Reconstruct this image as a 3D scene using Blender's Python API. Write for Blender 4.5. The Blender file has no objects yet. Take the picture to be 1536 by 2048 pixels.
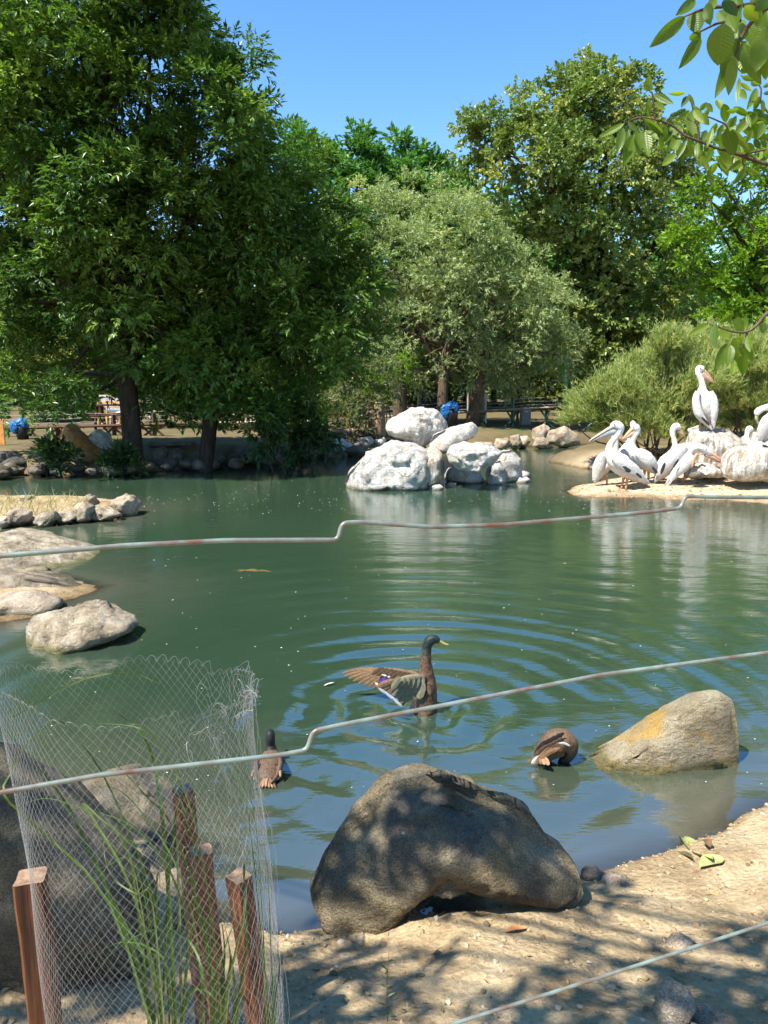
import bpy, bmesh, math, random
import numpy as np
from mathutils import Vector, Matrix

# ------------------------------------------------------------------ camera, sky, sun, exposure
SC = bpy.context.scene
COL = SC.collection
F = 1538.0                      # focal length in pixels of the 1536 x 2048 frame
PITCH = math.radians(9.7)
CAMZ = 2.1
cam_data = bpy.data.cameras.new('camera')
cam_data.sensor_fit = 'VERTICAL'
cam_data.sensor_height = 36.0
cam_data.sensor_width = 27.0
cam_data.lens = 36.0 * F / 2048.0
cam_data.clip_start = 0.05
cam_data.clip_end = 3000
cam = bpy.data.objects.new('camera', cam_data)
COL.objects.link(cam)
cam.location = (0, 0, CAMZ)
cam.rotation_euler = (math.pi / 2 - PITCH, 0, 0)
SC.camera = cam

SUN_TO = np.array([-0.43, -0.31, 0.85])        # direction towards the sun
SUN_TO = SUN_TO / np.linalg.norm(SUN_TO)
SUN_EL = math.asin(SUN_TO[2])
SUN_AZ = math.atan2(SUN_TO[0], SUN_TO[1])      # from +Y towards +X
world = bpy.data.worlds.new('World')
SC.world = world
world.use_nodes = True
wn = world.node_tree
wn.nodes.clear()
sky = wn.nodes.new('ShaderNodeTexSky')
sky.sky_type = 'NISHITA'
sky.sun_disc = False
sky.sun_elevation = SUN_EL
sky.sun_rotation = SUN_AZ
sky.altitude = 0
sky.air_density = 1.0
sky.dust_density = 0.0
sky.ozone_density = 1.0
bg = wn.nodes.new('ShaderNodeBackground')
bg.inputs['Strength'].default_value = 0.112
wo = wn.nodes.new('ShaderNodeOutputWorld')
hsv = wn.nodes.new('ShaderNodeHueSaturation')
hsv.inputs['Saturation'].default_value = 1.28
wn.links.new(sky.outputs[0], hsv.inputs['Color'])
wn.links.new(hsv.outputs[0], bg.inputs[0])
wn.links.new(bg.outputs[0], wo.inputs[0])

sun_data = bpy.data.lights.new('sun', 'SUN')
sun_data.energy = 4.6
sun_data.angle = math.radians(0.53)
sun_data.color = (1.0, 0.955, 0.88)
sun = bpy.data.objects.new('sun', sun_data)
COL.objects.link(sun)
sun.rotation_euler = Vector(-SUN_TO).to_track_quat('-Z', 'Y').to_euler()
sun.location = (-8, 0, 20)

SC.view_settings.view_transform = 'Standard'
SC.view_settings.look = 'None'
SC.view_settings.gamma = 1.0
SC.view_settings.use_curve_mapping = False
SC.view_settings.exposure = 1.25
SC.render.engine = 'CYCLES'
SC.cycles.use_denoising = True
SC.cycles.use_adaptive_sampling = True
SC.cycles.adaptive_threshold = 0.025
SC.cycles.max_bounces = 4
SC.cycles.diffuse_bounces = 2
SC.cycles.glossy_bounces = 2
SC.cycles.transmission_bounces = 4
SC.cycles.transparent_max_bounces = 6
SC.cycles.caustics_reflective = False
SC.cycles.caustics_refractive = False

# ------------------------------------------------------------------ helpers
rng = np.random.default_rng(7)
random.seed(7)
CP, SP = math.cos(PITCH), math.sin(PITCH)

def ray(px, py):
    a = (px - 768.0) / F
    b = (1024.0 - py) / F
    return np.array([a, CP + b * SP, -SP + b * CP])

def at_z(px, py, z=0.0):
    d = ray(px, py)
    t = (z - CAMZ) / d[2]
    return np.array([d[0] * t, d[1] * t, z])

def at_y(px, py, Y):
    d = ray(px, py)
    t = Y / d[1]
    return np.array([d[0] * t, Y, CAMZ + d[2] * t])

def lerp(a, b, t):
    return a + (b - a) * t

def unit(v):
    v = np.asarray(v, float)
    n = np.linalg.norm(v, axis=-1, keepdims=True)
    return v / np.maximum(n, 1e-9)

def _hash(ix, iy, iz, seed):
    h = (ix.astype(np.int64) * 374761393 + iy.astype(np.int64) * 668265263 + iz.astype(np.int64) * 1274126177 + seed * 974634777) & 0xFFFFFFFF
    h = ((h ^ (h >> 13)) * 1103515245) & 0xFFFFFFFF
    h = h ^ (h >> 16)
    return (h & 0xFFFF) / 65535.0

def vnoise(P, seed=0):
    P = np.asarray(P, float)
    i = np.floor(P)
    f = P - i
    f = f * f * f * (f * (f * 6 - 15) + 10)
    ix, iy, iz = i[:, 0], i[:, 1], i[:, 2]
    def c(a, b, d):
        return _hash(ix + a, iy + b, iz + d, seed)
    x00 = lerp(c(0, 0, 0), c(1, 0, 0), f[:, 0]); x10 = lerp(c(0, 1, 0), c(1, 1, 0), f[:, 0])
    x01 = lerp(c(0, 0, 1), c(1, 0, 1), f[:, 0]); x11 = lerp(c(0, 1, 1), c(1, 1, 1), f[:, 0])
    return lerp(lerp(x00, x10, f[:, 1]), lerp(x01, x11, f[:, 1]), f[:, 2]) * 2 - 1

def fbm(P, octaves=4, seed=0, gain=0.5):
    P = np.asarray(P, float)
    s = np.zeros(len(P)); a = 1.0; k = 1.0
    for o in range(octaves):
        s += a * vnoise(P * k + o * 17.3, seed + o)
        a *= gain; k *= 2.03
    return s

ORI = {}

def new_mesh(name, V, faces, attrs=None, smooth=True):
    """V (n,3); faces: list of int arrays (m,3)/(m,4) or python lists of lists"""
    V = np.asarray(V, np.float32)
    me = bpy.data.meshes.new(name)
    if not isinstance(faces, (list, tuple)):
        faces = [faces]
    faces = [np.asarray(f, np.int32) for f in faces if len(f)]
    me.vertices.add(len(V))
    me.vertices.foreach_set('co', V.ravel())
    tot = sum(f.size for f in faces); npol = sum(len(f) for f in faces)
    me.loops.add(tot); me.polygons.add(npol)
    me.loops.foreach_set('vertex_index', np.concatenate([f.ravel() for f in faces]))
    lt = np.concatenate([np.full(len(f), f.shape[1], np.int32) for f in faces])
    ls = np.concatenate([[0], np.cumsum(lt)[:-1]]).astype(np.int32)
    me.polygons.foreach_set('loop_start', ls)
    me.polygons.foreach_set('loop_total', lt)
    me.polygons.foreach_set('use_smooth', np.full(npol, smooth))
    me.update(calc_edges=True)
    for k, a in (attrs or {}).items():
        at = me.attributes.new(k, 'FLOAT', 'POINT')
        at.data.foreach_set('value', np.asarray(a, np.float32))
    return me

def tag(o, label=None, cat=None, group=None, kind=None):
    if label: o['label'] = label
    if cat: o['category'] = cat
    if group: o['group'] = group
    if kind: o['kind'] = kind
    return o

def mk(name, V, faces, mat, parent=None, local=False, smooth=True, attrs=None, origin=None):
    V = np.asarray(V, float)
    if parent is not None:
        o0 = np.zeros(3) if local else ORI[parent.name]
    elif origin is not None:
        o0 = np.asarray(origin, float)
    else:
        o0 = np.array([V[:, 0].mean(), V[:, 1].mean(), V[:, 2].min()])
    me = new_mesh(name, V - o0, faces, attrs, smooth)
    me.materials.append(mat)
    o = bpy.data.objects.new(name, me)
    COL.objects.link(o)
    if parent is not None:
        o.parent = parent
    else:
        o.location = o0
    ORI[o.name] = o0
    return o

def thing(name, label, cat, loc=(0, 0, 0), group=None, rotz=0.0, scale=1.0):
    o = bpy.data.objects.new(name, None)
    o.empty_display_size = 0.2
    COL.objects.link(o)
    o.location = loc
    o.rotation_euler = (0, 0, rotz)
    o.scale = (scale,) * 3
    ORI[o.name] = np.asarray(loc, float)
    return tag(o, label, cat, group)

def join(parts):
    """parts: list of (V, F) with equal face widths -> V, [F3, F4]"""
    Vs = []; F3 = []; F4 = []; n = 0
    for V, fs in parts:
        V = np.asarray(V, float)
        if not isinstance(fs, (list, tuple)): fs = [fs]
        for f in fs:
            f = np.asarray(f, int)
            if len(f) == 0: continue
            (F3 if f.shape[1] == 3 else F4).append(f + n)
        Vs.append(V); n += len(V)
    out = []
    if F3: out.append(np.concatenate(F3))
    if F4: out.append(np.concatenate(F4))
    return np.concatenate(Vs), out

def catmull(P, n):
    P = np.asarray(P, float)
    if len(P) < 3:
        t = np.linspace(0, 1, n)[:, None]
        return P[0] + (P[-1] - P[0]) * t
    Q = np.vstack([2 * P[0] - P[1], P, 2 * P[-1] - P[-2]])
    m = len(P) - 1
    u = np.linspace(0, m, n); k = np.minimum(u.astype(int), m - 1); t = (u - k)[:, None]
    a, b, c, d = Q[k], Q[k + 1], Q[k + 2], Q[k + 3]
    return 0.5 * (2 * b + (c - a) * t + (2 * a - 5 * b + 4 * c - d) * t ** 2 + (3 * b - a - 3 * c + d) * t ** 3)

def sweep(P, rw, rh=None, sides=8, side_axis=None, cap=True):
    """tube along P; rw sideways radius, rh other radius; side_axis fixes the sideways direction"""
    P = np.asarray(P, float); n = len(P)
    rw = np.broadcast_to(np.asarray(rw, float), (n,)); rh = rw if rh is None else np.broadcast_to(np.asarray(rh, float), (n,))
    T = np.gradient(P, axis=0); T = unit(T)
    if side_axis is not None:
        S = np.tile(np.asarray(side_axis, float), (n, 1))
        S = unit(S - (S * T).sum(1, keepdims=True) * T)
    else:
        S = np.zeros((n, 3))
        ref = np.array([1.0, 0, 0]) if abs(T[0][0]) < 0.8 else np.array([0, 1.0, 0])
        s = unit(ref - ref.dot(T[0]) * T[0])
        for i in range(n):
            s = s - s.dot(T[i]) * T[i]; s = s / max(np.linalg.norm(s), 1e-9); S[i] = s
    B = np.cross(T, S)
    a = np.arange(sides) * 2 * math.pi / sides
    ring = np.cos(a)[None, :, None] * S[:, None, :] * rw[:, None, None] + np.sin(a)[None, :, None] * B[:, None, :] * rh[:, None, None]
    V = (P[:, None, :] + ring).reshape(-1, 3)
    i = np.arange(n - 1)[:, None] * sides; j = np.arange(sides)[None, :]; j2 = (j + 1) % sides
    Fq = np.stack([i + j, i + j2, i + sides + j2, i + sides + j], -1).reshape(-1, 4)
    fs = [Fq]
    if cap:
        c0 = len(V); V = np.vstack([V, P[0], P[-1]])
        jj = np.arange(sides); k2 = (jj + 1) % sides
        t0 = np.stack([np.full(sides, c0), k2, jj], -1)
        e = (n - 1) * sides
        t1 = np.stack([np.full(sides, c0 + 1), e + jj, e + k2], -1)
        fs = [np.concatenate([t0, t1]), Fq]
    return V, fs

def box(c, s, rot=None):
    c = np.asarray(c, float); s = np.asarray(s, float) / 2
    V = np.array([[x, y, z] for x in (-1, 1) for y in (-1, 1) for z in (-1, 1)]) * s
    if rot is not None: V = V @ np.asarray(rot).T
    return V + c, np.array([[0, 1, 3, 2], [4, 6, 7, 5], [0, 4, 5, 1], [2, 3, 7, 6], [0, 2, 6, 4], [1, 5, 7, 3]])

def bbox_beveled(c, s, rot=None, b=0.01):
    """box with chamfered edges"""
    bm = bmesh.new(); bmesh.ops.create_cube(bm, size=1)
    bmesh.ops.scale(bm, vec=Vector(s), verts=bm.verts)
    bmesh.ops.bevel(bm, geom=bm.edges[:], offset=b, segments=1, affect='EDGES')
    bmesh.ops.triangulate(bm, faces=bm.faces[:])
    bm.verts.ensure_lookup_table()
    V = np.array([v.co[:] for v in bm.verts]); Fc = np.array([[v.index for v in f.verts] for f in bm.faces])
    bm.free()
    if rot is not None: V = V @ np.asarray(rot).T
    return V + np.asarray(c, float), Fc

def rotm(axis, ang):
    return np.array(Matrix.Rotation(ang, 3, axis))

_ICO = {}
def ico(level):
    if level not in _ICO:
        bm = bmesh.new()
        bmesh.ops.create_icosphere(bm, subdivisions=level, radius=1.0)
        bm.verts.ensure_lookup_table()
        V = np.array([v.co[:] for v in bm.verts]); Fc = np.array([[v.index for v in f.verts] for f in bm.faces])
        bm.free()
        _ICO[level] = (V, Fc)
    return _ICO[level]

# ------------------------------------------------------------------ materials
class N:
    def __init__(s, name):
        s.m = bpy.data.materials.new(name); s.m.use_nodes = True
        s.t = s.m.node_tree; s.t.nodes.clear()
        s.out = s.t.nodes.new('ShaderNodeOutputMaterial')
    def n(s, typ, **kw):
        x = s.t.nodes.new('ShaderNode' + typ)
        ins = kw.pop('ins', {})
        for k, v in kw.items(): setattr(x, k, v)
        for k, v in ins.items(): s.set(x, k, v)
        return x
    def set(s, x, k, v):
        sock = x.inputs[k]
        if hasattr(v, 'outputs'): s.t.links.new(v.outputs[0], sock)
        elif isinstance(v, bpy.types.NodeSocket): s.t.links.new(v, sock)
        else:
            if isinstance(v, tuple) and len(v) == 3 and sock.type == 'RGBA': v = v + (1,)
            sock.default_value = v
    def ramp(s, fac, stops):
        r = s.n('ValToRGB')
        e = r.color_ramp.elements
        while len(e) < len(stops): e.new(0.5)
        for el, (p, c) in zip(e, stops):
            el.position = p; el.color = tuple(c) + (1,) if len(c) == 3 else c
        s.set(r, 'Fac', fac)
        return r
    def mix(s, fac, a, b, mode='MIX'):
        x = s.n('MixRGB', blend_type=mode)
        s.set(x, 'Fac', fac); s.set(x, 'Color1', a); s.set(x, 'Color2', b)
        return x
    def math(s, op, a, b=0.0, clamp=False):
        x = s.n('Math', operation=op); x.use_clamp = clamp
        s.set(x, 0, a); s.set(x, 1, b)
        return x
    def noise(s, vec, scale, detail=4, rough=0.55, dist=0.0):
        x = s.n('TexNoise')
        if vec is not None: s.set(x, 'Vector', vec)
        s.set(x, 'Scale', scale); s.set(x, 'Detail', detail); s.set(x, 'Roughness', rough); s.set(x, 'Distortion', dist)
        return x
    def mapping(s, vec, scale=(1, 1, 1), loc=(0, 0, 0), rot=(0, 0, 0)):
        x = s.n('Mapping'); s.set(x, 'Vector', vec); s.set(x, 'Scale', scale); s.set(x, 'Location', loc); s.set(x, 'Rotation', rot)
        return x
    def bump(s, h, strength=0.5, dist=0.02, normal=None):
        x = s.n('Bump'); s.set(x, 'Height', h); s.set(x, 'Strength', strength); s.set(x, 'Distance', dist)
        if normal is not None: s.set(x, 'Normal', normal)
        return x
    def pri(s, color, rough=0.8, normal=None, spec=0.3, **kw):
        x = s.n('BsdfPrincipled'); s.set(x, 'Base Color', color); s.set(x, 'Roughness', rough); s.set(x, 'Specular IOR Level', spec)
        if normal is not None: s.set(x, 'Normal', normal)
        for k, v in kw.items(): s.set(x, k, v)
        return x
    def done(s, sh):
        s.t.links.new(sh.outputs[0], s.out.inputs['Surface'])
        return s.m
    def objvec(s):
        """object coordinates shifted by a random amount per object"""
        tc = s.n('TexCoord'); oi = s.n('ObjectInfo')
        mul = s.math('MULTIPLY', oi.outputs['Random'], 37.0)
        add = s.n('VectorMath', operation='ADD')
        s.set(add, 0, tc.outputs['Object']); s.set(add, 1, mul.outputs[0])
        return add.outputs[0]
    def pos(s):
        return s.n('NewGeometry').outputs['Position']

def simple_mat(name, col, rough=0.7, var=0.25, scale=12.0, bump=0.2, bdist=0.004, spec=0.3, stretch=(1, 1, 1), **kw):
    m = N(name); v = m.mapping(m.objvec(), stretch)
    nz = m.noise(v, scale, 5, 0.6)
    dark = tuple(c * (1 - var) for c in col); lite = tuple(min(1, c * (1 + var)) for c in col)
    r = m.ramp(nz.outputs['Fac'], [(0.3, dark), (0.7, lite)])
    b = m.bump(nz.outputs['Fac'], bump, bdist)
    return m.done(m.pri(r, rough, b, spec, **kw))

def rock_mat(name, c1, c2, c3, scale=3.0, streak=None, streak_amt=0.0, stain=None, stain_amt=0.0, lichen=0.0, bump=0.7, wet=False, bscale=1.0, crack=0.5, waterline=None):
    """stone: two-tone mottling, fine grain, cracks, vertical droppings streaks, stains, lichen dots"""
    m = N(name); v = m.objvec()
    n1 = m.noise(v, scale, 6, 0.62, 0.4)
    n2 = m.noise(v, scale * 9, 5, 0.7)
    n3 = m.noise(m.mapping(v, (1, 1, 1.7)), scale * 2.6, 7, 0.66, 0.15)
    col = m.ramp(n1.outputs['Fac'], [(0.32, c1), (0.52, c2), (0.72, c3)])
    g = m.ramp(n2.outputs['Fac'], [(0.3, (0.62, 0.62, 0.62)), (0.7, (1.2, 1.2, 1.2))])
    col = m.mix(0.55, col, g, 'MULTIPLY')
    if stain:
        s = m.ramp(m.noise(v, scale * 0.7, 4, 0.6, 0.6).outputs['Fac'], [(0.5, (0, 0, 0)), (0.66, (1, 1, 1))])
        col = m.mix(m.math('MULTIPLY', s, stain_amt), col, stain)
    if streak:
        sv = m.mapping(v, (14, 14, 0.9))
        s = m.ramp(m.noise(sv, 1.0, 4, 0.65).outputs['Fac'], [(0.47, (0, 0, 0)), (0.6, (1, 1, 1))])
        big = m.ramp(m.noise(v, 1.4, 2).outputs['Fac'], [(0.35, (0.25,) * 3), (0.6, (1, 1, 1))])
        col = m.mix(m.math('MULTIPLY', m.math('MULTIPLY', s, big), streak_amt), col, streak)
    if lichen:
        vo = m.n('TexVoronoi', ins={'Vector': v, 'Scale': 9.0, 'Randomness': 1.0})
        oi = m.noise(v, 7.0, 2)
        s = m.ramp(m.math('ADD', vo.outputs['Distance'], m.math('MULTIPLY', oi.outputs['Fac'], 0.22)), [(0.17, (1, 1, 1)), (0.2, (0, 0, 0))])
        col = m.mix(m.math('MULTIPLY', s, lichen), col, (0.5, 0.5, 0.42))
    cv = m.n('TexVoronoi', feature='DISTANCE_TO_EDGE', ins={'Vector': m.mix(0.25, v, m.noise(v, 2.5, 3).outputs['Color']), 'Scale': scale * 0.8})
    ck = m.ramp(cv.outputs['Distance'], [(0.0, (0, 0, 0)), (0.035, (1, 1, 1))])
    ckm = m.mix(crack, (1, 1, 1), ck)
    col = m.mix(crack * 0.35, col, ck, 'MULTIPLY')
    if waterline is not None:
        zz = m.n('SeparateXYZ'); m.set(zz, 0, m.pos())
        nzw = m.math('MULTIPLY_ADD', n1.outputs['Fac'], 0.12)
        nzw.inputs[2].default_value = -0.06
        zf = m.math('ADD', zz.outputs['Z'], nzw)
        wl = m.ramp(m.math('MULTIPLY', zf, 5.0), [(0.1, (1, 1, 1)), (0.32, (0, 0, 0))])
        col = m.mix(m.math('MULTIPLY', wl, 0.75), col, waterline)
    h = m.math('ADD', m.math('MULTIPLY', n3.outputs['Fac'], 1.0), m.math('MULTIPLY', n2.outputs['Fac'], 0.35))
    n4 = m.noise(v, scale * 38, 4, 0.75)
    h = m.math('ADD', h, m.math('MULTIPLY', n4.outputs['Fac'], 0.22))
    h = m.math('ADD', h, m.math('MULTIPLY', ckm, 0.25))
    sp = m.ramp(n4.outputs['Fac'], [(0.38, (0.38, 0.37, 0.36)), (0.52, (1, 1, 1)), (0.66, (1.5, 1.48, 1.42))])
    col = m.mix(0.75, col, sp, 'MULTIPLY')
    b = m.bump(h, bump, 0.05 * bscale)
    return m.done(m.pri(col, 0.88, b, 0.2))

def leaf_mat(name, dark, mid, light, trans=0.35, rough=0.45, spec=0.35, tcol=None):
    m = N(name)
    at = m.n('Attribute', attribute_name='tint')
    ri = m.n('NewGeometry')
    f = m.math('ADD', m.math('MULTIPLY', at.outputs['Fac'], 0.65), m.math('MULTIPLY', ri.outputs['Random Per Island'], 0.35))
    col = m.ramp(f, [(0.1, dark), (0.5, mid), (0.92, light)])
    p = m.pri(col, rough, None, spec)
    tc = m.mix(1.0, col, tcol or (1.25, 1.35, 0.5), 'MULTIPLY')
    t = m.n('BsdfTranslucent'); m.set(t, 'Color', tc)
    mx = m.n('MixShader'); m.set(mx, 0, trans)
    m.t.links.new(p.outputs[0], mx.inputs[1]); m.t.links.new(t.outputs[0], mx.inputs[2])
    return m.done(mx)

def bark_mat(name, c1, c2, scale=6.0):
    m = N(name); v = m.objvec(); v2 = m.mapping(v, (1, 1, 0.18))
    a = m.noise(v2, scale * 3, 6, 0.65, 0.6)
    col = m.ramp(a.outputs['Fac'], [(0.35, c1), (0.68, c2)])
    b = m.bump(a.outputs['Fac'], 0.9, 0.04)
    return m.done(m.pri(col, 0.9, b, 0.15))
# ------------------------------------------------------------------ the setting: ground and water
POND_PX = [(2300, 1420), (1900, 1510), (1640, 1575), (1536, 1608), (1440, 1655), (1340, 1692), (1250, 1722), (1165, 1750), (1000, 1742), (820, 1752), (710, 1790), (640, 1848), (560, 1868),
           (440, 1850), (390, 1780), (370, 1700), (250, 1655), (100, 1610), (-100, 1560), (-500, 1500), (-900, 1420), (-500, 1300), (-100, 1262), (0, 1250), (70, 1236), (130, 1212),
           (172, 1188), (186, 1176), (150, 1160), (60, 1140), (-60, 1118), (-300, 1095), (-320, 1068), (-60, 1056), (20, 1052), (140, 1046), (230, 1036), (272, 1022), (262, 1012), (200, 1006),
           (0, 1002), (-300, 1000), (-900, 985), (-900, 955), (-200, 953), (0, 951), (120, 950), (250, 944), (400, 936), (560, 925), (660, 916), (720, 906), (780, 899), (900, 895),
           (1000, 895), (1080, 891), (1140, 889), (1200, 888), (1290, 893), (1230, 903), (1150, 912), (1104, 924), (1150, 936), (1215, 944), (1232, 956), (1190, 968), (1140, 981), (1160, 990),
           (1300, 999), (1420, 1002), (1536, 1004), (1800, 1012), (2300, 1030)]
POND = np.array([at_z(x, y, 0)[:2] for x, y in POND_PX])

def pond_sd(X, Y):
    """signed distance to the pond's edge, positive on land"""
    d2 = np.full(X.shape, 1e9); ins = np.zeros(X.shape, bool)
    n = len(POND)
    for i in range(n):
        a = POND[i]; b = POND[(i + 1) % n]; e = b - a
        t = np.clip(((X - a[0]) * e[0] + (Y - a[1]) * e[1]) / max(e.dot(e), 1e-9), 0, 1)
        d2 = np.minimum(d2, (X - a[0] - t * e[0]) ** 2 + (Y - a[1] - t * e[1]) ** 2)
        c = ((a[1] > Y) != (b[1] > Y))
        with np.errstate(divide='ignore', invalid='ignore'):
            xi = (b[0] - a[0]) * (Y - a[1]) / (b[1] - a[1]) + a[0]
        ins ^= c & (X < xi)
    d = np.sqrt(d2)
    return np.where(ins, -d, d)

def ss(a, b, x):
    t = np.clip((x - a) / (b - a), 0, 1)
    return t * t * (3 - 2 * t)

def ground_h(X, Y):
    X = np.asarray(X, float); Y = np.asarray(Y, float)
    sd = pond_sd(X, Y)
    P = np.stack([X.ravel(), Y.ravel(), np.zeros(X.size)], -1)
    sdw = sd + (fbm(P * 1.3, 3, 5) * 0.09 + fbm(P * 5, 2, 9) * 0.025).reshape(X.shape) * np.clip(Y / 6, 0.5, 3)
    s = np.maximum(sdw, 0)
    near = np.minimum(0.05 * (1 - np.exp(-s / 0.08)) + 0.25 * s, 0.62 + 0.01 * s)
    left = lerp(0.07, 0.20, ss(9.0, 10.5, Y)) * (1 - np.exp(-s / 0.5)) + 0.03 * np.minimum(s, 6)
    right = np.minimum(0.10 * (1 - np.exp(-s / 0.5)) + 0.075 * s, 0.55)
    far = 0.48 * (1 - np.exp(-s / 0.45)) + 0.012 * np.minimum(s, 8)
    wn_ = 1 - ss(4.6, 6.5, Y)
    wr = ss(1.2, 2.6, X) * ss(8, 9.5, Y) * (1 - ss(17.5, 22, Y))
    wl = (1 - wn_) * (1 - ss(14.8, 16.0, Y)) * (1 - ss(-2.5, -1.0, X))
    wf = np.maximum(0, 1 - wn_ - wr - wl)
    land = (near * wn_ + right * wr + left * wl + far * wf) / np.maximum(wn_ + wr + wl + wf, 1e-6)
    bed = -np.minimum(0.9, 0.02 + 0.55 * np.maximum(-sdw, 0))
    h = np.where(sdw > 0, land, bed)
    fade = 1 / (1 + np.maximum(Y - 5, 0) / 10)
    rough = (fbm(P * 2.2, 4, 21) * 0.020 + fbm(P * 11, 4, 31) * 0.010).reshape(X.shape) * fade + (fbm(P * 0.35, 3, 41) * 0.05).reshape(X.shape) * ss(6, 14, Y)
    pit = at_z(905, 1815, 0.05)              # pit added under the big boulder so its hollow stays in shade
    h = h - 0.14 * np.exp(-(((X - pit[0]) / 0.20) ** 2 + ((Y - pit[1] - 0.02) / 0.10) ** 2)) * (sdw > 0.02)
    return h + rough * ss(-0.05, 0.25, sdw) + 0.004

def gz(x, y):
    return float(ground_h(np.array([x]), np.array([y]))[0])

def on_ground(px, py):
    """point of the land that pixel (px, py) sees"""
    d = ray(px, py); t = np.linspace(0.6, 80, 4000)
    p = d[None, :] * t[:, None] + np.array([0, 0, CAMZ])
    h = ground_h(p[:, 0], p[:, 1])
    k = int(np.argmax(p[:, 2] <= h))
    return np.array([p[k, 0], p[k, 1], h[k]])

def axis(*segs):
    out = []
    for a, b, st in segs: out.append(np.arange(a, b, st))
    return np.concatenate(out)
geo = lambda a, b, n: np.geomspace(a, b, n)

def grid_faces(nx, ny):
    i, j = np.meshgrid(np.arange(ny - 1), np.arange(nx - 1), indexing='ij')
    a = i * nx + j
    return np.stack([a, a + 1, a + nx + 1, a + nx], -1).reshape(-1, 4)

xs = np.concatenate([-geo(14, 260, 30)[::-1][:-1], axis((-14, -3, 0.18), (-3, 3, 0.03), (3, 14, 0.18)), geo(14, 260, 30)])
ys = np.concatenate([axis((-6, 1.2, 0.2), (1.2, 4.3, 0.027), (4.3, 26, 0.15)), geo(26, 420, 34)])
GX, GY = np.meshgrid(xs, ys)
GZ = ground_h(GX, GY)

m = N('dirt_and_sand')
p = m.pos()
big = m.noise(p, 0.55, 4, 0.6, 0.5); mid = m.noise(p, 4.0, 6, 0.65, 0.5); fine = m.noise(p, 55.0, 5, 0.7)
sep = m.n('SeparateXYZ'); m.set(sep, 0, p)
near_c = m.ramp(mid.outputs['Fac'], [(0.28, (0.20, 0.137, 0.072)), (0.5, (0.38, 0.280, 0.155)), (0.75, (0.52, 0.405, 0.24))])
far_c = m.ramp(big.outputs['Fac'], [(0.3, (0.085, 0.065, 0.036)), (0.5, (0.16, 0.12, 0.06)), (0.72, (0.085, 0.10, 0.034))])  # far dirt and grass, darkened to stand for shade under the trees
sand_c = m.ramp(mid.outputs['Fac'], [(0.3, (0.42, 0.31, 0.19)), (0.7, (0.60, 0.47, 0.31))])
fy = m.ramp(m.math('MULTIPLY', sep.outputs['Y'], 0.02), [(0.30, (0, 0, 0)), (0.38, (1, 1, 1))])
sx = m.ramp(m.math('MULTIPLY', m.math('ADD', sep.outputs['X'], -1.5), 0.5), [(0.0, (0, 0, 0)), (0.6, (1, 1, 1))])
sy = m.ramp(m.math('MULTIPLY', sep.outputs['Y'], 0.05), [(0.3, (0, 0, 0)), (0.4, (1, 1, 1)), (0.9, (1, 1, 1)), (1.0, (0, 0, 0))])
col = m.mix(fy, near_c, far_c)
col = m.mix(m.math('MULTIPLY', sx, sy), col, sand_c)
wet = m.ramp(m.math('ADD', sep.outputs['Z'], m.math('MULTIPLY', mid.outputs['Fac'], 0.05)), [(0.03, (0.52, 0.46, 0.39)), (0.085, (1, 1, 1))])
mud = m.ramp(m.math('MULTIPLY', sep.outputs['Z'], -3.0), [(0.0, (1, 1, 1)), (0.5, (0.35, 0.38, 0.2))])
col = m.mix(1.0, col, wet, 'MULTIPLY'); col = m.mix(1.0, col, mud, 'MULTIPLY')
g = m.ramp(fine.outputs['Fac'], [(0.3, (0.6, 0.6, 0.6)), (0.7, (1.25, 1.25, 1.25))])
col = m.mix(0.7, col, g, 'MULTIPLY')
vor = m.n('TexVoronoi', ins={'Vector': p, 'Scale': 38.0})
hh = m.math('ADD', m.math('MULTIPLY', fine.outputs['Fac'], 0.6), m.math('MULTIPLY', mid.outputs['Fac'], 1.2))
hh = m.math('ADD', hh, m.math('MULTIPLY', vor.outputs['Distance'], 0.5))
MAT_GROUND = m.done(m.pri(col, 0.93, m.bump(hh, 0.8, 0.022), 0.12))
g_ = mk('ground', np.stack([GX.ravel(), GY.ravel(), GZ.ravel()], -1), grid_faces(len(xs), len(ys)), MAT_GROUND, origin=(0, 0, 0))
tag(g_, 'pale trampled dirt bank and sandy shore around the pond', 'ground', kind='structure')

# ---- water
DUCK = at_z(842, 1420, 0)
DUCK2 = at_z(535, 1558, 0)
DUCK3 = at_z(1105, 1522, 0)
wx = np.concatenate([-geo(5.0, 40, 40)[::-1], axis((-4.9, 5.6, 0.038)), geo(5.6, 40, 40)])
wy = np.concatenate([axis((1.6, 9.2, 0.030), (9.2, 20, 0.10), (20, 34, 0.4))])
WX, WY = np.meshgrid(wx, wy)
def rings(cx, cy, amp, lam, r0, decay, seed, stretch=1.0):
    dx, dy = WX - cx, WY - cy
    r = np.sqrt(dx * dx + dy * dy) + 1e-6
    P = np.stack([np.cos(np.arctan2(dy, dx)).ravel() * 2.2 + 5, np.sin(np.arctan2(dy, dx)).ravel() * 2.2 + 5, (r * 0.9).ravel()], -1)
    nz = vnoise(P, seed).reshape(r.shape)
    ph = 2 * math.pi * r / (lam * (1 + 0.10 * r)) + nz * 1.3
    nb = vnoise(np.stack([WX.ravel() * 1.7, WY.ravel() * 2.6, WX.ravel() * 0 + seed], -1), seed + 3).reshape(r.shape)
    a = amp * np.clip(0.72 + 0.55 * nz + 0.55 * nb, 0.1, 1.6) * ss(r0 * 0.3, r0, r) * np.exp(-r / decay)
    return a * (np.sin(ph) + 0.22 * np.sin(2 * ph + 0.6))
WZ = rings(DUCK[0], DUCK[1], 0.0120, 0.26, 0.22, 2.7, 3)
WZ += rings(DUCK2[0], DUCK2[1], 0.0040, 0.15, 0.18, 0.55, 5)
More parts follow.
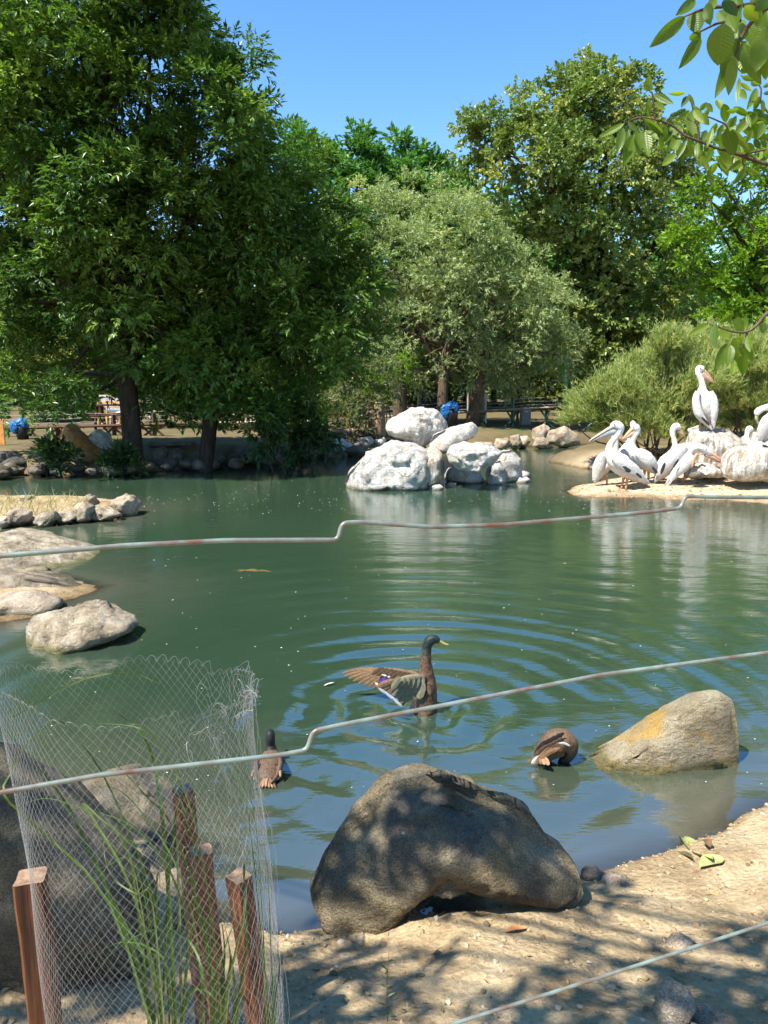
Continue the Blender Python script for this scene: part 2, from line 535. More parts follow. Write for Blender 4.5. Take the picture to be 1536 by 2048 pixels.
WZ += rings(DUCK3[0], DUCK3[1], 0.0034, 0.13, 0.15, 0.5, 8)
PW = np.stack([WX.ravel(), WY.ravel(), np.zeros(WX.size)], -1)
calm = (0.30 + 0.70 * (1 - ss(3.0, 6.5, WY))) * (0.5 + 0.5 * ss(-2.2, 0.5, WX)) 
chop = np.zeros(WX.size)
rr = np.random.default_rng(5)
for k in range(16):
    lam = rr.uniform(0.13, 0.6); th = rr.normal(math.pi / 2, 0.55)
    q = (PW[:, 0] * math.cos(th) + PW[:, 1] * math.sin(th)) * 2 * math.pi / lam + rr.uniform(0, 6) + 1.4 * vnoise(PW * 0.9 + k * 9, k)
    chop += lam * 0.0031 * np.sin(q)
chop *= 0.7 + 0.6 * vnoise(PW * 0.55, 77)
WZ += chop.reshape(WX.shape) * calm * np.clip(1.2 - (WY - 9) / 9, 0.12, 1)
# churned water right beside the flapping and swimming ducks
for c, s_ in ((DUCK, 0.75), (DUCK2, 0.5)):
    w = np.exp(-(((WX - c[0] + 0.1) / s_) ** 2 + ((WY - c[1] + 0.25) / s_) ** 2))
    WZ += (fbm(PW * 11, 3, 51) * 0.0042).reshape(WX.shape) * w
depth = -ground_h(WX, WY)
m = N('pond_water')
p = m.pos()
at = m.n('Attribute', attribute_name='depth')
f1 = m.noise(m.mapping(p, (1.6, 5.0, 1)), 2.2, 3, 0.5); f2 = m.noise(m.mapping(p, (3, 8, 1)), 5.0, 3, 0.6)
hb = m.math('ADD', m.math('MULTIPLY', f1.outputs['Fac'], 0.6), m.math('MULTIPLY', f2.outputs['Fac'], 0.16))
bm_ = m.bump(hb, 0.15, 0.05)
murk = m.ramp(m.noise(p, 0.35, 3).outputs['Fac'], [(0.3, (0.024, 0.048, 0.027)), (0.7, (0.031, 0.057, 0.032))])
shallow = m.ramp(m.math('MULTIPLY', at.outputs['Fac'], 1.0), [(0.02, (0.085, 0.062, 0.022)), (0.34, (0.0, 0.0, 0.0))])
shf = m.ramp(at.outputs['Fac'], [(0.03, (1, 1, 1)), (0.25, (0.45, 0.45, 0.45)), (0.80, (0, 0, 0))])
col = m.mix(shf, murk, (0.080, 0.080, 0.056))
wat = m.pri(col, 0.005, bm_, 0.5, IOR=3.5)
tr = m.n('BsdfTransparent'); m.set(tr, 'Color', (0.62, 0.60, 0.42, 1))
gl = m.n('BsdfGlossy'); m.set(gl, 'Roughness', 0.03); m.set(gl, 'Normal', bm_)
fr = m.n('Fresnel'); m.set(fr, 'IOR', 1.333); m.set(fr, 'Normal', bm_)
clr = m.n('MixShader'); m.set(clr, 0, fr); m.t.links.new(tr.outputs[0], clr.inputs[1]); m.t.links.new(gl.outputs[0], clr.inputs[2])
cf = m.ramp(at.outputs['Fac'], [(0.0, (0.6,) * 3), (0.10, (0, 0, 0))])
mx = m.n('MixShader'); m.set(mx, 0, cf); m.t.links.new(wat.outputs[0], mx.inputs[1]); m.t.links.new(clr.outputs[0], mx.inputs[2])
MAT_WATER = m.done(mx)
w_ = mk('water', np.stack([WX.ravel(), WY.ravel(), WZ.ravel()], -1), grid_faces(len(wx), len(wy)), MAT_WATER, origin=(0, 0, 0), attrs={'depth': depth.ravel()})
tag(w_, 'murky green pond water with ripple rings round the ducks', 'water', kind='structure')
# ------------------------------------------------------------------ rocks
MAT_WHITE_ROCK = rock_mat('guano_white_stone', (0.40, 0.38, 0.345), (0.70, 0.67, 0.60), (0.82, 0.80, 0.74), 2.6, streak=(0.36, 0.28, 0.19), streak_amt=0.6, stain=(0.46, 0.36, 0.24), stain_amt=0.45, bump=1.2, crack=0.7, waterline=(0.16, 0.13, 0.07))
MAT_GREY_ROCK = rock_mat('pale_grey_stone', (0.26, 0.26, 0.25), (0.42, 0.41, 0.38), (0.62, 0.60, 0.55), 2.5, streak=(0.74, 0.71, 0.64), streak_amt=0.5, bump=0.8, waterline=(0.14, 0.12, 0.07))
MAT_TAN_ROCK = rock_mat('tan_streaked_stone', (0.25, 0.19, 0.135), (0.41, 0.335, 0.25), (0.56, 0.49, 0.40), 2.5, streak=(0.76, 0.73, 0.67), streak_amt=1.0, bump=0.7)
MAT_BANK_ROCK = rock_mat('warm_bank_stone', (0.22, 0.17, 0.12), (0.42, 0.33, 0.23), (0.60, 0.52, 0.40), 4.0, bump=0.8, waterline=(0.12, 0.11, 0.05))
MAT_LAYER_ROCK = rock_mat('layered_grey_stone', (0.27, 0.21, 0.135), (0.56, 0.46, 0.315), (0.74, 0.65, 0.50), 6.0, stain=(0.05, 0.035, 0.03), stain_amt=0.5, bump=1.0, waterline=(0.16, 0.15, 0.04))
MAT_BOULDER = rock_mat('olive_brown_boulder_stone', (0.18, 0.14, 0.078), (0.34, 0.275, 0.165), (0.50, 0.42, 0.28), 4.2, stain=(0.11, 0.11, 0.10), stain_amt=0.85, lichen=0.75, bump=1.2, crack=0.12)
MAT_CONE = rock_mat('ochre_stained_stone', (0.24, 0.19, 0.11), (0.36, 0.30, 0.19), (0.46, 0.40, 0.28), 5.0, stain=(0.46, 0.27, 0.05), stain_amt=0.8, bump=0.9, crack=0.2, waterline=(0.16, 0.14, 0.05))
MAT_STRIPE = rock_mat('striped_grey_tan_stone', (0.14, 0.115, 0.09), (0.36, 0.285, 0.195), (0.60, 0.50, 0.35), 5.0, bump=1.1, waterline=(0.12, 0.11, 0.05))
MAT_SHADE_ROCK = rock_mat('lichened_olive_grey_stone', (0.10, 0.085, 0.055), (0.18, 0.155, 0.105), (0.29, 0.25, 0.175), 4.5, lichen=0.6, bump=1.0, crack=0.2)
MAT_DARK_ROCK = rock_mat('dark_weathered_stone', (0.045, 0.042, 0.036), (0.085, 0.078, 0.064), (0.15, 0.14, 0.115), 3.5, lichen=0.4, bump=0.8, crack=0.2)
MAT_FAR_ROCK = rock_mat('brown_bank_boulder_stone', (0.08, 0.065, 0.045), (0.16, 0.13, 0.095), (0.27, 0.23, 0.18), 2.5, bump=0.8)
MAT_ORANGE_ROCK = rock_mat('rusty_orange_stone', (0.30, 0.12, 0.025), (0.52, 0.24, 0.06), (0.62, 0.42, 0.22), 1.6, stain=(0.60, 0.52, 0.40), stain_amt=0.6, bump=0.9)

def rock(name, out_px, base_px, thick, mat, label, cat='rock', seed=0, level=5, rough=0.05, facets=10, group=None, parent=None, z=0.0, q=0.72, dy=0.0, sub=0.0, strata=0.0, Y=None, lean=0.0, front=1.0, planes=(), gash=None):
    """boulder whose front silhouette is out_px, standing where base_px meets height z; thick = half depth in m"""
    rg = np.random.default_rng(seed + 100)
    if Y is None: Y = at_z(base_px[0], base_px[1], z)[1] + thick * 0.75 + dy
    O = []
    for x, y in out_px:                       # outline on a plane that may lean back
        d = ray(x, y); t = (Y + lean * (CAMZ - 0.2)) / (d[1] - lean * d[2]); O.append((d[0] * t, CAMZ + d[2] * t))
    O = np.array(O)
    if sub:                                   # carry the lower part on below the water or soil
        zmin = O[:, 1].min(); k = ss(0.35, 0.0, (O[:, 1] - zmin) / (np.ptp(O[:, 1]) + 1e-6)); O[:, 1] -= sub * k
    c = (O.max(0) + O.min(0)) / 2
    D = np.vstack([np.linspace(a, b, 40, endpoint=False) for a, b in zip(O, np.roll(O, -1, 0))]) - c
    th = np.arctan2(D[:, 1], D[:, 0]); R = np.hypot(D[:, 0], D[:, 1])
    o = np.argsort(th); th = th[o]; R = R[o]
    th = np.concatenate([th - 2 * math.pi, th, th + 2 * math.pi]); R = np.tile(R, 3)
    V, Fc = ico(level)
    dvec = V.copy()
    for nrm, off in planes:                   # big flat faces
        nrm = unit(np.array(nrm, float)); over = np.maximum(dvec @ nrm - off, 0); dvec[:, 1] -= over / nrm[1] * 0.97
    for k in range(facets):                   # flat breaks on the front, top and back
        nrm = unit(rg.normal(size=3) * np.array([0.8, 1.0, 0.8]))
        if abs(nrm[1]) < 0.35: nrm[1] += 0.5 * np.sign(nrm[1] + 1e-6); nrm = unit(nrm)
        off = rg.uniform(0.70, 0.93)
        over = np.maximum(dvec @ nrm - off, 0)
        dvec[:, 1] -= over / nrm[1] * 0.9          # cut along the depth, so the outline stays
    dvec[:, 1] = np.where(V[:, 1] < 0, np.minimum(dvec[:, 1], -0.015), np.maximum(dvec[:, 1], 0.015))
    s = np.hypot(dvec[:, 0], dvec[:, 2]); ang = np.arctan2(dvec[:, 2], dvec[:, 0])
    Rt = np.interp(ang, th, R)
    sq = np.clip(s, 1e-5, 1) ** q
    size = (np.ptp(O[:, 0]) + np.ptp(O[:, 1])) / 2
    X = c[0] + np.cos(ang) * Rt * sq
    Z = c[1] + np.sin(ang) * Rt * sq
    yy = dvec[:, 1]
    tk = np.where(yy < 0, thick * lerp(1.0, front, ss(0.35, -0.6, np.sin(ang) * sq)), thick)
    Yv = Y + tk * np.sign(yy) * np.abs(yy) ** 0.8 + lean * (Z - 0.2)
    P = np.stack([X, Yv, Z], -1)
    Q = (P - np.array([c[0], Y, c[1]])) / size * 2.2 + seed * 13.7
    dirv = unit(P - np.array([c[0], Y, c[1]]))
    disp = fbm(Q * 1.1, 6, seed, 0.55) * rough * 0.8 + (np.abs(fbm(Q * 2.6, 5, seed + 50, 0.6)) - 0.3) * rough * 0.8
    step = vnoise(Q * 2.0 + 7, seed + 77) * 3.0                 # broken ledges and chips
    disp += (np.floor(step) + ss(0.35, 0.5, step - np.floor(step))) * rough * 0.10
    if strata: disp += strata * np.sin(Q[:, 2] * 14 + 2.2 * fbm(Q * 1.2, 2, seed + 9)) * (0.5 + 0.5 * vnoise(Q * 2, seed))
    damp = 0.35 + 0.65 * np.abs(yy)           # keep the outline, break up the faces
    P = P + dirv * (disp * size * damp)[:, None]
    if gash:                                  # a broken pocket in the face
        a_, b_ = [np.array([at_y(x, y, Y)[0], at_y(x, y, Y)[2]]) for x, y in gash[:2]]; e_ = b_ - a_
        PX = P * (Y / P[:, 1:2]) + np.array([0, 0, CAMZ]) * (1 - Y / P[:, 1:2])
        t_ = np.clip(((PX[:, [0, 2]] - a_) @ e_) / e_.dot(e_), 0, 1); dd = np.linalg.norm(PX[:, [0, 2]] - a_ - t_[:, None] * e_, axis=1)
        P[:, 1] += gash[3] * ss(gash[2], gash[2] * 0.3, dd + 0.004 * fbm(PX * 40, 2, 3)) * (yy < 0)
    o = mk(name, P, Fc, mat, parent)
    if parent is None: tag(o, label, cat, group)
    return o

# --- rock pile standing in the pond
gp = 'rocks of the white pile in the pond'
rock('boulder', [(690, 975), (700, 945), (735, 905), (785, 883), (830, 890), (862, 910), (866, 945), (852, 972), (800, 990), (740, 992)], (780, 980), 0.75, MAT_WHITE_ROCK, 'largest white boulder at the left of the rock pile in the pond', seed=1, sub=0.15, rough=0.085, facets=16, group=gp)
rock('boulder', [(770, 858), (775, 842), (800, 826), (840, 815), (875, 822), (890, 840), (897, 862), (870, 880), (838, 892), (800, 880), (775, 870)], None, 0.55, MAT_WHITE_ROCK, 'grey white boulder on top of the rock pile, furthest back', seed=2, rough=0.085, facets=16, group=gp, Y=16.3)
rock('boulder', [(858, 890), (868, 868), (900, 855), (945, 843), (958, 858), (950, 875), (915, 890), (885, 908), (865, 903)], None, 0.42, MAT_WHITE_ROCK, 'slanting oblong white boulder lying across the rock pile', level=4, seed=3, rough=0.085, facets=16, group=gp, Y=15.6)
rock('boulder', [(893, 905), (905, 890), (930, 883), (975, 888), (1005, 905), (985, 930), (950, 946), (915, 938), (897, 922)], None, 0.50, MAT_WHITE_ROCK, 'streaked white boulder jutting from the front of the rock pile', seed=4, rough=0.085, facets=16, group=gp, Y=15.0)
rock('boulder', [(830, 930), (845, 900), (865, 893), (885, 905), (890, 935), (882, 965), (850, 975), (835, 960)], None, 0.5, MAT_TAN_ROCK, 'tan shaded boulder wedged behind the largest white one', level=4, seed=5, rough=0.085, facets=16, group=gp, Y=15.35, sub=0.1)
rock('boulder', [(985, 920), (1000, 902), (1025, 898), (1040, 920), (1046, 950), (1035, 965), (1000, 972), (985, 950)], (1015, 966), 0.35, MAT_WHITE_ROCK, 'rounded white boulder at the right end of the rock pile', seed=6, sub=0.1, rough=0.085, facets=16, group=gp, level=4)
rock('boulder', [(972, 945), (980, 925), (998, 920), (1010, 935), (1013, 965), (995, 972), (974, 970)], (992, 969), 0.22, MAT_GREY_ROCK, 'small upright grey boulder under the jutting one', seed=7, sub=0.08, rough=0.085, facets=16, group=gp, level=4)
rock('boulder', [(888, 955), (895, 938), (920, 935), (960, 948), (972, 962), (940, 970), (900, 968)], (930, 967), 0.3, MAT_GREY_ROCK, 'low grey rock in the gap at the foot of the rock pile', seed=8, sub=0.08, rough=0.085, facets=16, group=gp, level=4)
rock('boulder', [(855, 978), (862, 970), (880, 969), (888, 975), (875, 983), (860, 984)], (868, 980), 0.14, MAT_GREY_ROCK, 'small flat grey stone at the waterline by the largest white boulder', seed=9, sub=0.05, rough=0.085, facets=16, group=gp, level=3)
rock('boulder', [(1025, 962), (1035, 955), (1055, 954), (1062, 960), (1045, 968), (1030, 970)], (1042, 966), 0.18, MAT_WHITE_ROCK, 'flat white stone awash at the right end of the pile', seed=10, sub=0.05, rough=0.085, facets=16, group=gp, level=3)
rock('boulder', [(1036, 952), (1045, 941), (1060, 945), (1060, 955), (1045, 960)], (1048, 958), 0.14, MAT_GREY_ROCK, 'small grey stone behind the flat one at the pile end', seed=11, sub=0.05, rough=0.085, facets=16, group=gp, level=3, dy=0.2)
rock('boulder', [(888, 972), (898, 965), (912, 966), (914, 974), (900, 977)], (902, 974), 0.12, MAT_WHITE_ROCK, 'tiny white stone awash below the gap in the pile', seed=12, sub=0.05, rough=0.085, facets=16, group=gp, level=3)

# --- left bank
gl_ = 'rocks of the left bank'
rock('boulder', [(-160, 1120), (-80, 1085), (0, 1069), (50, 1074), (110, 1092), (165, 1107), (190, 1115), (212, 1136), (150, 1146), (60, 1142), (-60, 1146)], (60, 1143), 0.9, MAT_LAYER_ROCK, 'big smooth sloping pale slab on the left bank', seed=20, sub=0.2, rough=0.035, facets=6, strata=0.006, group=gl_)
rock('boulder', [(-120, 1190), (-40, 1150), (0, 1140), (60, 1147), (120, 1160), (176, 1172), (160, 1192), (90, 1200), (-20, 1205)], (90, 1195), 0.55, MAT_STRIPE, 'dark layered rock slanting into the water on the left bank', level=4, seed=21, sub=0.15, rough=0.05, strata=0.012, group=gl_)
rock('boulder', [(-60, 1215), (0, 1192), (50, 1188), (100, 1198), (128, 1212), (70, 1238), (0, 1252), (-60, 1250)], (60, 1235), 0.35, MAT_BANK_ROCK, 'sandy crumbling ledge below the dark layered rock', level=4, seed=22, sub=0.12, rough=0.05, strata=0.01, group=gl_)
rock('boulder', [(-30, 1188), (-10, 1166), (15, 1163), (36, 1172), (32, 1185), (5, 1192)], (10, 1190), 0.12, MAT_BANK_ROCK, 'small tan stone lying on the crumbling ledge', seed=23, level=4, group=gl_)
rock('boulder', [(45, 1142), (55, 1134), (85, 1135), (105, 1142), (90, 1148), (60, 1148)], (75, 1147), 0.12, MAT_BANK_ROCK, 'small flat stone at the foot of the sloping slab', seed=24, level=3, group=gl_)
rock('boulder', [(-30, 1140), (-20, 1122), (20, 1120), (42, 1134), (20, 1142)], (10, 1141), 0.18, MAT_BANK_ROCK, 'rough tan stone against the sloping slab at the frame edge', seed=25, level=3, group=gl_)
rock('boulder', [(48, 1292), (52, 1262), (65, 1232), (95, 1222), (150, 1215), (210, 1210), (228, 1226), (262, 1242), (268, 1258), (220, 1275), (180, 1296), (110, 1310), (60, 1304)], (150, 1300), 0.42, MAT_LAYER_ROCK, 'weathered pale rock standing alone in water near the left bank', seed=26, sub=0.15, rough=0.075, strata=0.016, group=gl_)

# --- low spit with stones further back
gs = 'stones of the grassy spit'
spit = [([(230, 1012), (236, 996), (252, 991), (266, 994), (274, 1010), (270, 1024), (245, 1026)], 0.32, 'round pale stone at the tip of the grassy spit'),
        ([(150, 1030), (153, 1012), (170, 1008), (182, 1014), (182, 1032), (160, 1036)], 0.2, 'square grey stone at the water edge of the grassy spit'),
        ([(183, 1030), (190, 1016), (215, 1018), (235, 1028), (210, 1034)], 0.2, 'flat white stone beside the square grey one on the spit'),
        ([(70, 1040), (85, 1026), (108, 1024), (114, 1036), (95, 1044)], 0.2, 'long low white stone along the spit edge'),
        ([(114, 1036), (122, 1026), (145, 1024), (150, 1034), (130, 1040)], 0.15, 'small whitish stone between two others on the spit edge'),
        ([(20, 1040), (24, 1024), (40, 1018), (58, 1026), (58, 1038), (38, 1044)], 0.28, 'rounded tan stone at the near end of the spit'),
        ([(0, 1044), (4, 1034), (20, 1030), (24, 1042), (10, 1048)], 0.15, 'low pale stone at the frame edge of the spit'),
        ([(40, 1002), (46, 993), (60, 994), (66, 1003), (50, 1006)], 0.2, 'tan stone among the grass on top of the spit'),
        ([(172, 1000), (176, 991), (190, 994), (193, 1004), (180, 1006)], 0.18, 'reddish stone on top of the spit'),
        ([(208, 1012), (214, 1001), (230, 1002), (234, 1014)], 0.2, 'pale stone behind the tip of the spit')]
for i, (o_, t_, lb) in enumerate(spit):
    k_ = 1.28 if i else 1.1; mx_ = sum(x for x, y in o_) / len(o_); my_ = sum(y for x, y in o_) / len(o_); o_ = [(mx_ + (x - mx_) * k_, my_ + (y - my_) * k_) for x, y in o_]
    by = max(y for x, y in o_); bx = sum(x for x, y in o_) / len(o_)
    zz = 0.0 if by > 1015 else 0.2
    rock('stone', o_, (bx, by), t_, MAT_LAYER_ROCK if i in (1, 2, 3, 4) else MAT_BANK_ROCK, lb, 'rock', 40 + i, 4, 0.13, 12, gs, z=zz, sub=0.06, dy=-0.30 if by > 1015 else 0.1)

# --- foreground
ARCH = [(625, 1800), (622, 1770), (640, 1730), (660, 1690), (690, 1650), (720, 1615), (770, 1570), (820, 1553), (878, 1545), (930, 1560), (975, 1588), (1010, 1593), (1050, 1610), (1080, 1650), (1100, 1682),
        (1135, 1710), (1155, 1745), (1162, 1790), (1140, 1815), (1080, 1808), (1000, 1790), (950, 1778), (905, 1770), (860, 1772), (822, 1790), (800, 1820), (780, 1850), (735, 1868), (690, 1862), (650, 1855)]
ARCH_Y = 2.66
rock('boulder', ARCH, None, 0.27, MAT_BOULDER, 'big olive brown arched boulder on the near bank with a hollow under it', seed=61, level=6, rough=0.046, facets=9, Y=2.62, q=0.58, lean=0.45, front=0.42, planes=[((-.62, -.70, .22), .52), ((.05, -.93, .36), .60), ((.62, -.68, .25), .56), ((-.45, -.42, .78), .66), ((.42, -.5, .75), .62)], gash=((888, 1618), (945, 1636), 0.012, 0.035))
rock('stone', [(860, 1850), (865, 1815), (890, 1800), (940, 1800), (968, 1818), (968, 1845), (930, 1862), (880, 1866)], None, 0.08, MAT_BOULDER, 'blocky brown stone under the arch of the big boulder', seed=62, level=4, Y=2.68)
rock('stone', [(965, 1845), (972, 1822), (1000, 1815), (1020, 1828), (1010, 1843), (980, 1852)], None, 0.07, MAT_BOULDER, 'smaller wedge stone right of the blocky one under the boulder', seed=63, level=4, Y=2.70)
rock('stone', [(790, 1868), (800, 1845), (830, 1836), (862, 1846), (868, 1870), (820, 1878)], None, 0.09, MAT_BOULDER, 'flat stone in the shade under the left of the arch', seed=64, level=4, Y=2.66)
rock('boulder', [(1172, 1530), (1222, 1508), (1290, 1464), (1350, 1420), (1400, 1394), (1440, 1386), (1463, 1400), (1472, 1440), (1476, 1505), (1472, 1548), (1400, 1554), (1290, 1550), (1215, 1545)], None, 0.17, MAT_CONE, 'cone shaped ochre stained rock standing in the water', seed=65, level=5, rough=0.028, facets=5, sub=0.0, q=0.60, Y=at_z(1330, 1526, 0)[1], planes=[((-.35, -.85, .40), .50), ((.55, -.8, .1), .52)])
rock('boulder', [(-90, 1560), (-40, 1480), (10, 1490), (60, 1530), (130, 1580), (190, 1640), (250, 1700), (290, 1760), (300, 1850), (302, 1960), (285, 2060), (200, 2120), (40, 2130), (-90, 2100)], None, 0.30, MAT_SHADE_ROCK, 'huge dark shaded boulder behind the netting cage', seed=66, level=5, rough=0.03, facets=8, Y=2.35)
rock('boulder', [(120, 1660), (140, 1585), (190, 1556), (250, 1562), (310, 1590), (355, 1630), (368, 1670), (320, 1700), (230, 1720), (140, 1700)], None, 0.30, MAT_BOULDER, 'pale shore boulder behind the tall stakes', seed=67, level=5, rough=0.03, Y=3.35)
rock('stone', [(290, 1800), (300, 1770), (345, 1758), (380, 1772), (386, 1810), (340, 1830), (300, 1825)], None, 0.14, MAT_BANK_ROCK, 'tan shore stone behind the netting between boulder and stakes', seed=68, level=4, Y=2.85)
rock('stone', [(270, 1740), (285, 1700), (335, 1690), (372, 1712), (370, 1745), (320, 1760)], None, 0.14, MAT_DARK_ROCK, 'dark wet stone at the shore behind the stakes', seed=69, level=4, Y=3.05)
rock('stone', [(305, 1880), (320, 1850), (365, 1846), (392, 1868), (380, 1900), (330, 1905)], None, 0.12, MAT_BOULDER, 'brown stone low behind the netting', seed=70, level=4, Y=2.55)
def small_rock(out, lb, mat, seed, t=0.05):
    bx = sum(x for x, y in out) / len(out); by = max(y for x, y in out) - 8
    g0 = on_ground(bx, by)
    rock('stone', out, None, t, mat, lb, 'rock', seed, 4, 0.07, 9, Y=g0[1] + t * 0.4)
small_rock([(1305, 2045), (1315, 1990), (1345, 1968), (1380, 1975), (1386, 2000), (1355, 2030), (1325, 2050)], 'jagged tan stone sticking out of the dirt at lower right', MAT_BANK_ROCK, 71, 0.06)
small_rock([(1370, 2056), (1380, 2030), (1420, 2020), (1465, 2040), (1470, 2062)], 'grey stone cut by the bottom edge at lower right', MAT_BANK_ROCK, 72)
small_rock([(1330, 1905), (1345, 1880), (1375, 1874), (1395, 1888), (1385, 1908)], 'half buried tan stone above the lowest fence wire', MAT_BANK_ROCK, 73)
small_rock([(1160, 1762), (1165, 1745), (1195, 1740), (1215, 1752), (1200, 1768)], 'dark wet stone at the shore beside the big boulder', MAT_DARK_ROCK, 74)
small_rock([(1195, 1772), (1205, 1755), (1240, 1748), (1262, 1760), (1240, 1776)], 'flat tan stone at the shore right of the big boulder', MAT_BANK_ROCK, 75)
small_rock([(700, 1888), (706, 1874), (725, 1870), (738, 1880), (730, 1892)], 'small clod stone below the left foot of the big boulder', MAT_BANK_ROCK, 76, 0.03)

# --- pelican shore rocks
gpr = 'rocks among the pelicans'
rock('boulder', [(1375, 950), (1376, 890), (1378, 858), (1400, 850), (1425, 855), (1455, 858), (1480, 875), (1484, 905), (1475, 940), (1430, 955)], None, 0.6, MAT_TAN_ROCK, 'tall streaked boulder with a pelican standing on top', seed=80, group=gpr, Y=15.4)
rock('boulder', [(1440, 945), (1445, 915), (1460, 895), (1490, 892), (1545, 897), (1620, 905), (1640, 945), (1580, 962), (1480, 962), (1450, 958)], None, 0.45, MAT_TAN_ROCK, 'brown boulder with white streaks at the right edge of the shore', level=4, seed=81, group=gpr, Y=14.4)
rock('boulder', [(1370, 952), (1372, 935), (1395, 925), (1425, 930), (1450, 945), (1440, 956), (1400, 955)], None, 0.25, MAT_TAN_ROCK, 'low streaked rock under the tall pelican boulder', seed=82, group=gpr, Y=14.7, level=4)
rock('boulder', [(1378, 955), (1382, 945), (1400, 942), (1410, 950), (1400, 958)], None, 0.14, MAT_FAR_ROCK, 'small dark stone under the pelican boulder', seed=83, group=gpr, Y=14.4, level=3)
rock('boulder', [(1480, 905), (1488, 878), (1510, 865), (1560, 862), (1600, 880), (1600, 905)], None, 0.5, MAT_TAN_ROCK, 'pale boulder behind the brown one at the right edge', seed=84, group=gpr, Y=15.6, level=4)
# far shore stones behind the rock pile
gfs = 'stones of the sunny far shore'
far_shore = [([(1060, 880), (1066, 858), (1088, 848), (1100, 855), (1098, 872), (1080, 884)], 'pointed sandy boulder on the sunny far shore'),
             ([(1092, 882), (1100, 862), (1130, 852), (1152, 866), (1160, 885), (1125, 890)], 'broad sandy boulder at the foot of the tamarisk'),
             ([(1065, 889), (1072, 876), (1090, 874), (1098, 886), (1085, 892)], 'grey stone below the pointed sandy boulder'),
             ([(1035, 888), (1040, 872), (1055, 870), (1060, 882), (1050, 890)], 'tan stone with a dark face on the far shore'),
             ([(1018, 890), (1022, 872), (1038, 868), (1044, 884), (1032, 893)], 'upright tan stone on the far shore'),
             ([(985, 893), (992, 878), (1015, 876), (1025, 890), (1005, 896)], 'rounded tan boulder left of the upright one on the far shore'),
             ([(998, 876), (1005, 866), (1022, 866), (1030, 873), (1012, 878)], 'flat stone lying behind the rounded far shore boulder'),
             ([(940, 896), (950, 884), (985, 884), (990, 895)], 'low sandy stone partly hidden behind the rock pile')]
for i, (o_, lb) in enumerate(far_shore):
    by = max(y for x, y in o_); bx = sum(x for x, y in o_) / len(o_)
    rock('stone', o_, (bx, by), 0.35, MAT_BANK_ROCK, lb, 'rock', 90 + i, 4, 0.06, 9, gfs, z=0.1, sub=0.1)
# shaded left shore
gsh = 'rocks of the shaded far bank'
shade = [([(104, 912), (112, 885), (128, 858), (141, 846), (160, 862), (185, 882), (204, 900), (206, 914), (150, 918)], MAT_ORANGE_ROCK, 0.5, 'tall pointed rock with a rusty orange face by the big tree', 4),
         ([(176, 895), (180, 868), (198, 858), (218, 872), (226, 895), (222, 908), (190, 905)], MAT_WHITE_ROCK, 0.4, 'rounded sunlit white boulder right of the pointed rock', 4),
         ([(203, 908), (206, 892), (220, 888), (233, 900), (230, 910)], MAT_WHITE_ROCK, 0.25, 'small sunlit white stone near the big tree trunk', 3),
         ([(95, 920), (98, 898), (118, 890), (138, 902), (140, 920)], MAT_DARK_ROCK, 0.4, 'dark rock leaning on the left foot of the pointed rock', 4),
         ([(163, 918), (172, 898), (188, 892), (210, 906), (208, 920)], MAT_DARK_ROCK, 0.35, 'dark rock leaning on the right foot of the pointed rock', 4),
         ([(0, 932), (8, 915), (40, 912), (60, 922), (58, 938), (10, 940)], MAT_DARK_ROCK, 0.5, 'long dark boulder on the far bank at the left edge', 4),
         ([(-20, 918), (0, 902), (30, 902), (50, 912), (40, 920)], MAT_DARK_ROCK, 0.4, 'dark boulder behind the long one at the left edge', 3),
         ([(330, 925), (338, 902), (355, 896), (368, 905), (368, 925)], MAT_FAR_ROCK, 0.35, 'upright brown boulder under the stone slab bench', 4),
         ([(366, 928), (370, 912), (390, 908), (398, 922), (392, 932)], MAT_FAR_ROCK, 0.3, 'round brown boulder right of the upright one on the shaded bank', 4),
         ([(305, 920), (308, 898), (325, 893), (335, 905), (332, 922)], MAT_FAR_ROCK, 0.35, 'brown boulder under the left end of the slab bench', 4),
         ([(466, 915), (470, 898), (490, 893), (500, 908), (492, 918)], MAT_FAR_ROCK, 0.3, 'brown boulder left of the trailing bush at the shore', 4),
         ([(655, 900), (660, 880), (680, 876), (710, 890), (718, 905), (690, 912)], MAT_GREY_ROCK, 0.5, 'long grey boulder at the shore left of the rock pile', 4),
         ([(640, 915), (645, 895), (665, 892), (690, 906), (680, 918)], MAT_FAR_ROCK, 0.3, 'brown rock at the waterline below the long grey boulder', 4),
         ([(708, 885), (715, 875), (740, 872), (750, 882), (735, 890)], MAT_GREY_ROCK, 0.3, 'small grey rock near the stump behind the rock pile', 3),
         ([(745, 888), (750, 876), (770, 872), (775, 888)], MAT_WHITE_ROCK, 0.25, 'pale stone between the stump and the rock pile', 3)]
for i, (o_, mt, t_, lb, lv) in enumerate(shade):
    by = max(y for x, y in o_); bx = sum(x for x, y in o_) / len(o_)
    g0 = on_ground(bx, min(by, 944))
    rock('boulder', o_, None, t_, mt, lb, 'rock', 110 + i, lv, 0.06, 9, gsh, Y=g0[1] + t_ * 0.6, sub=0.15)
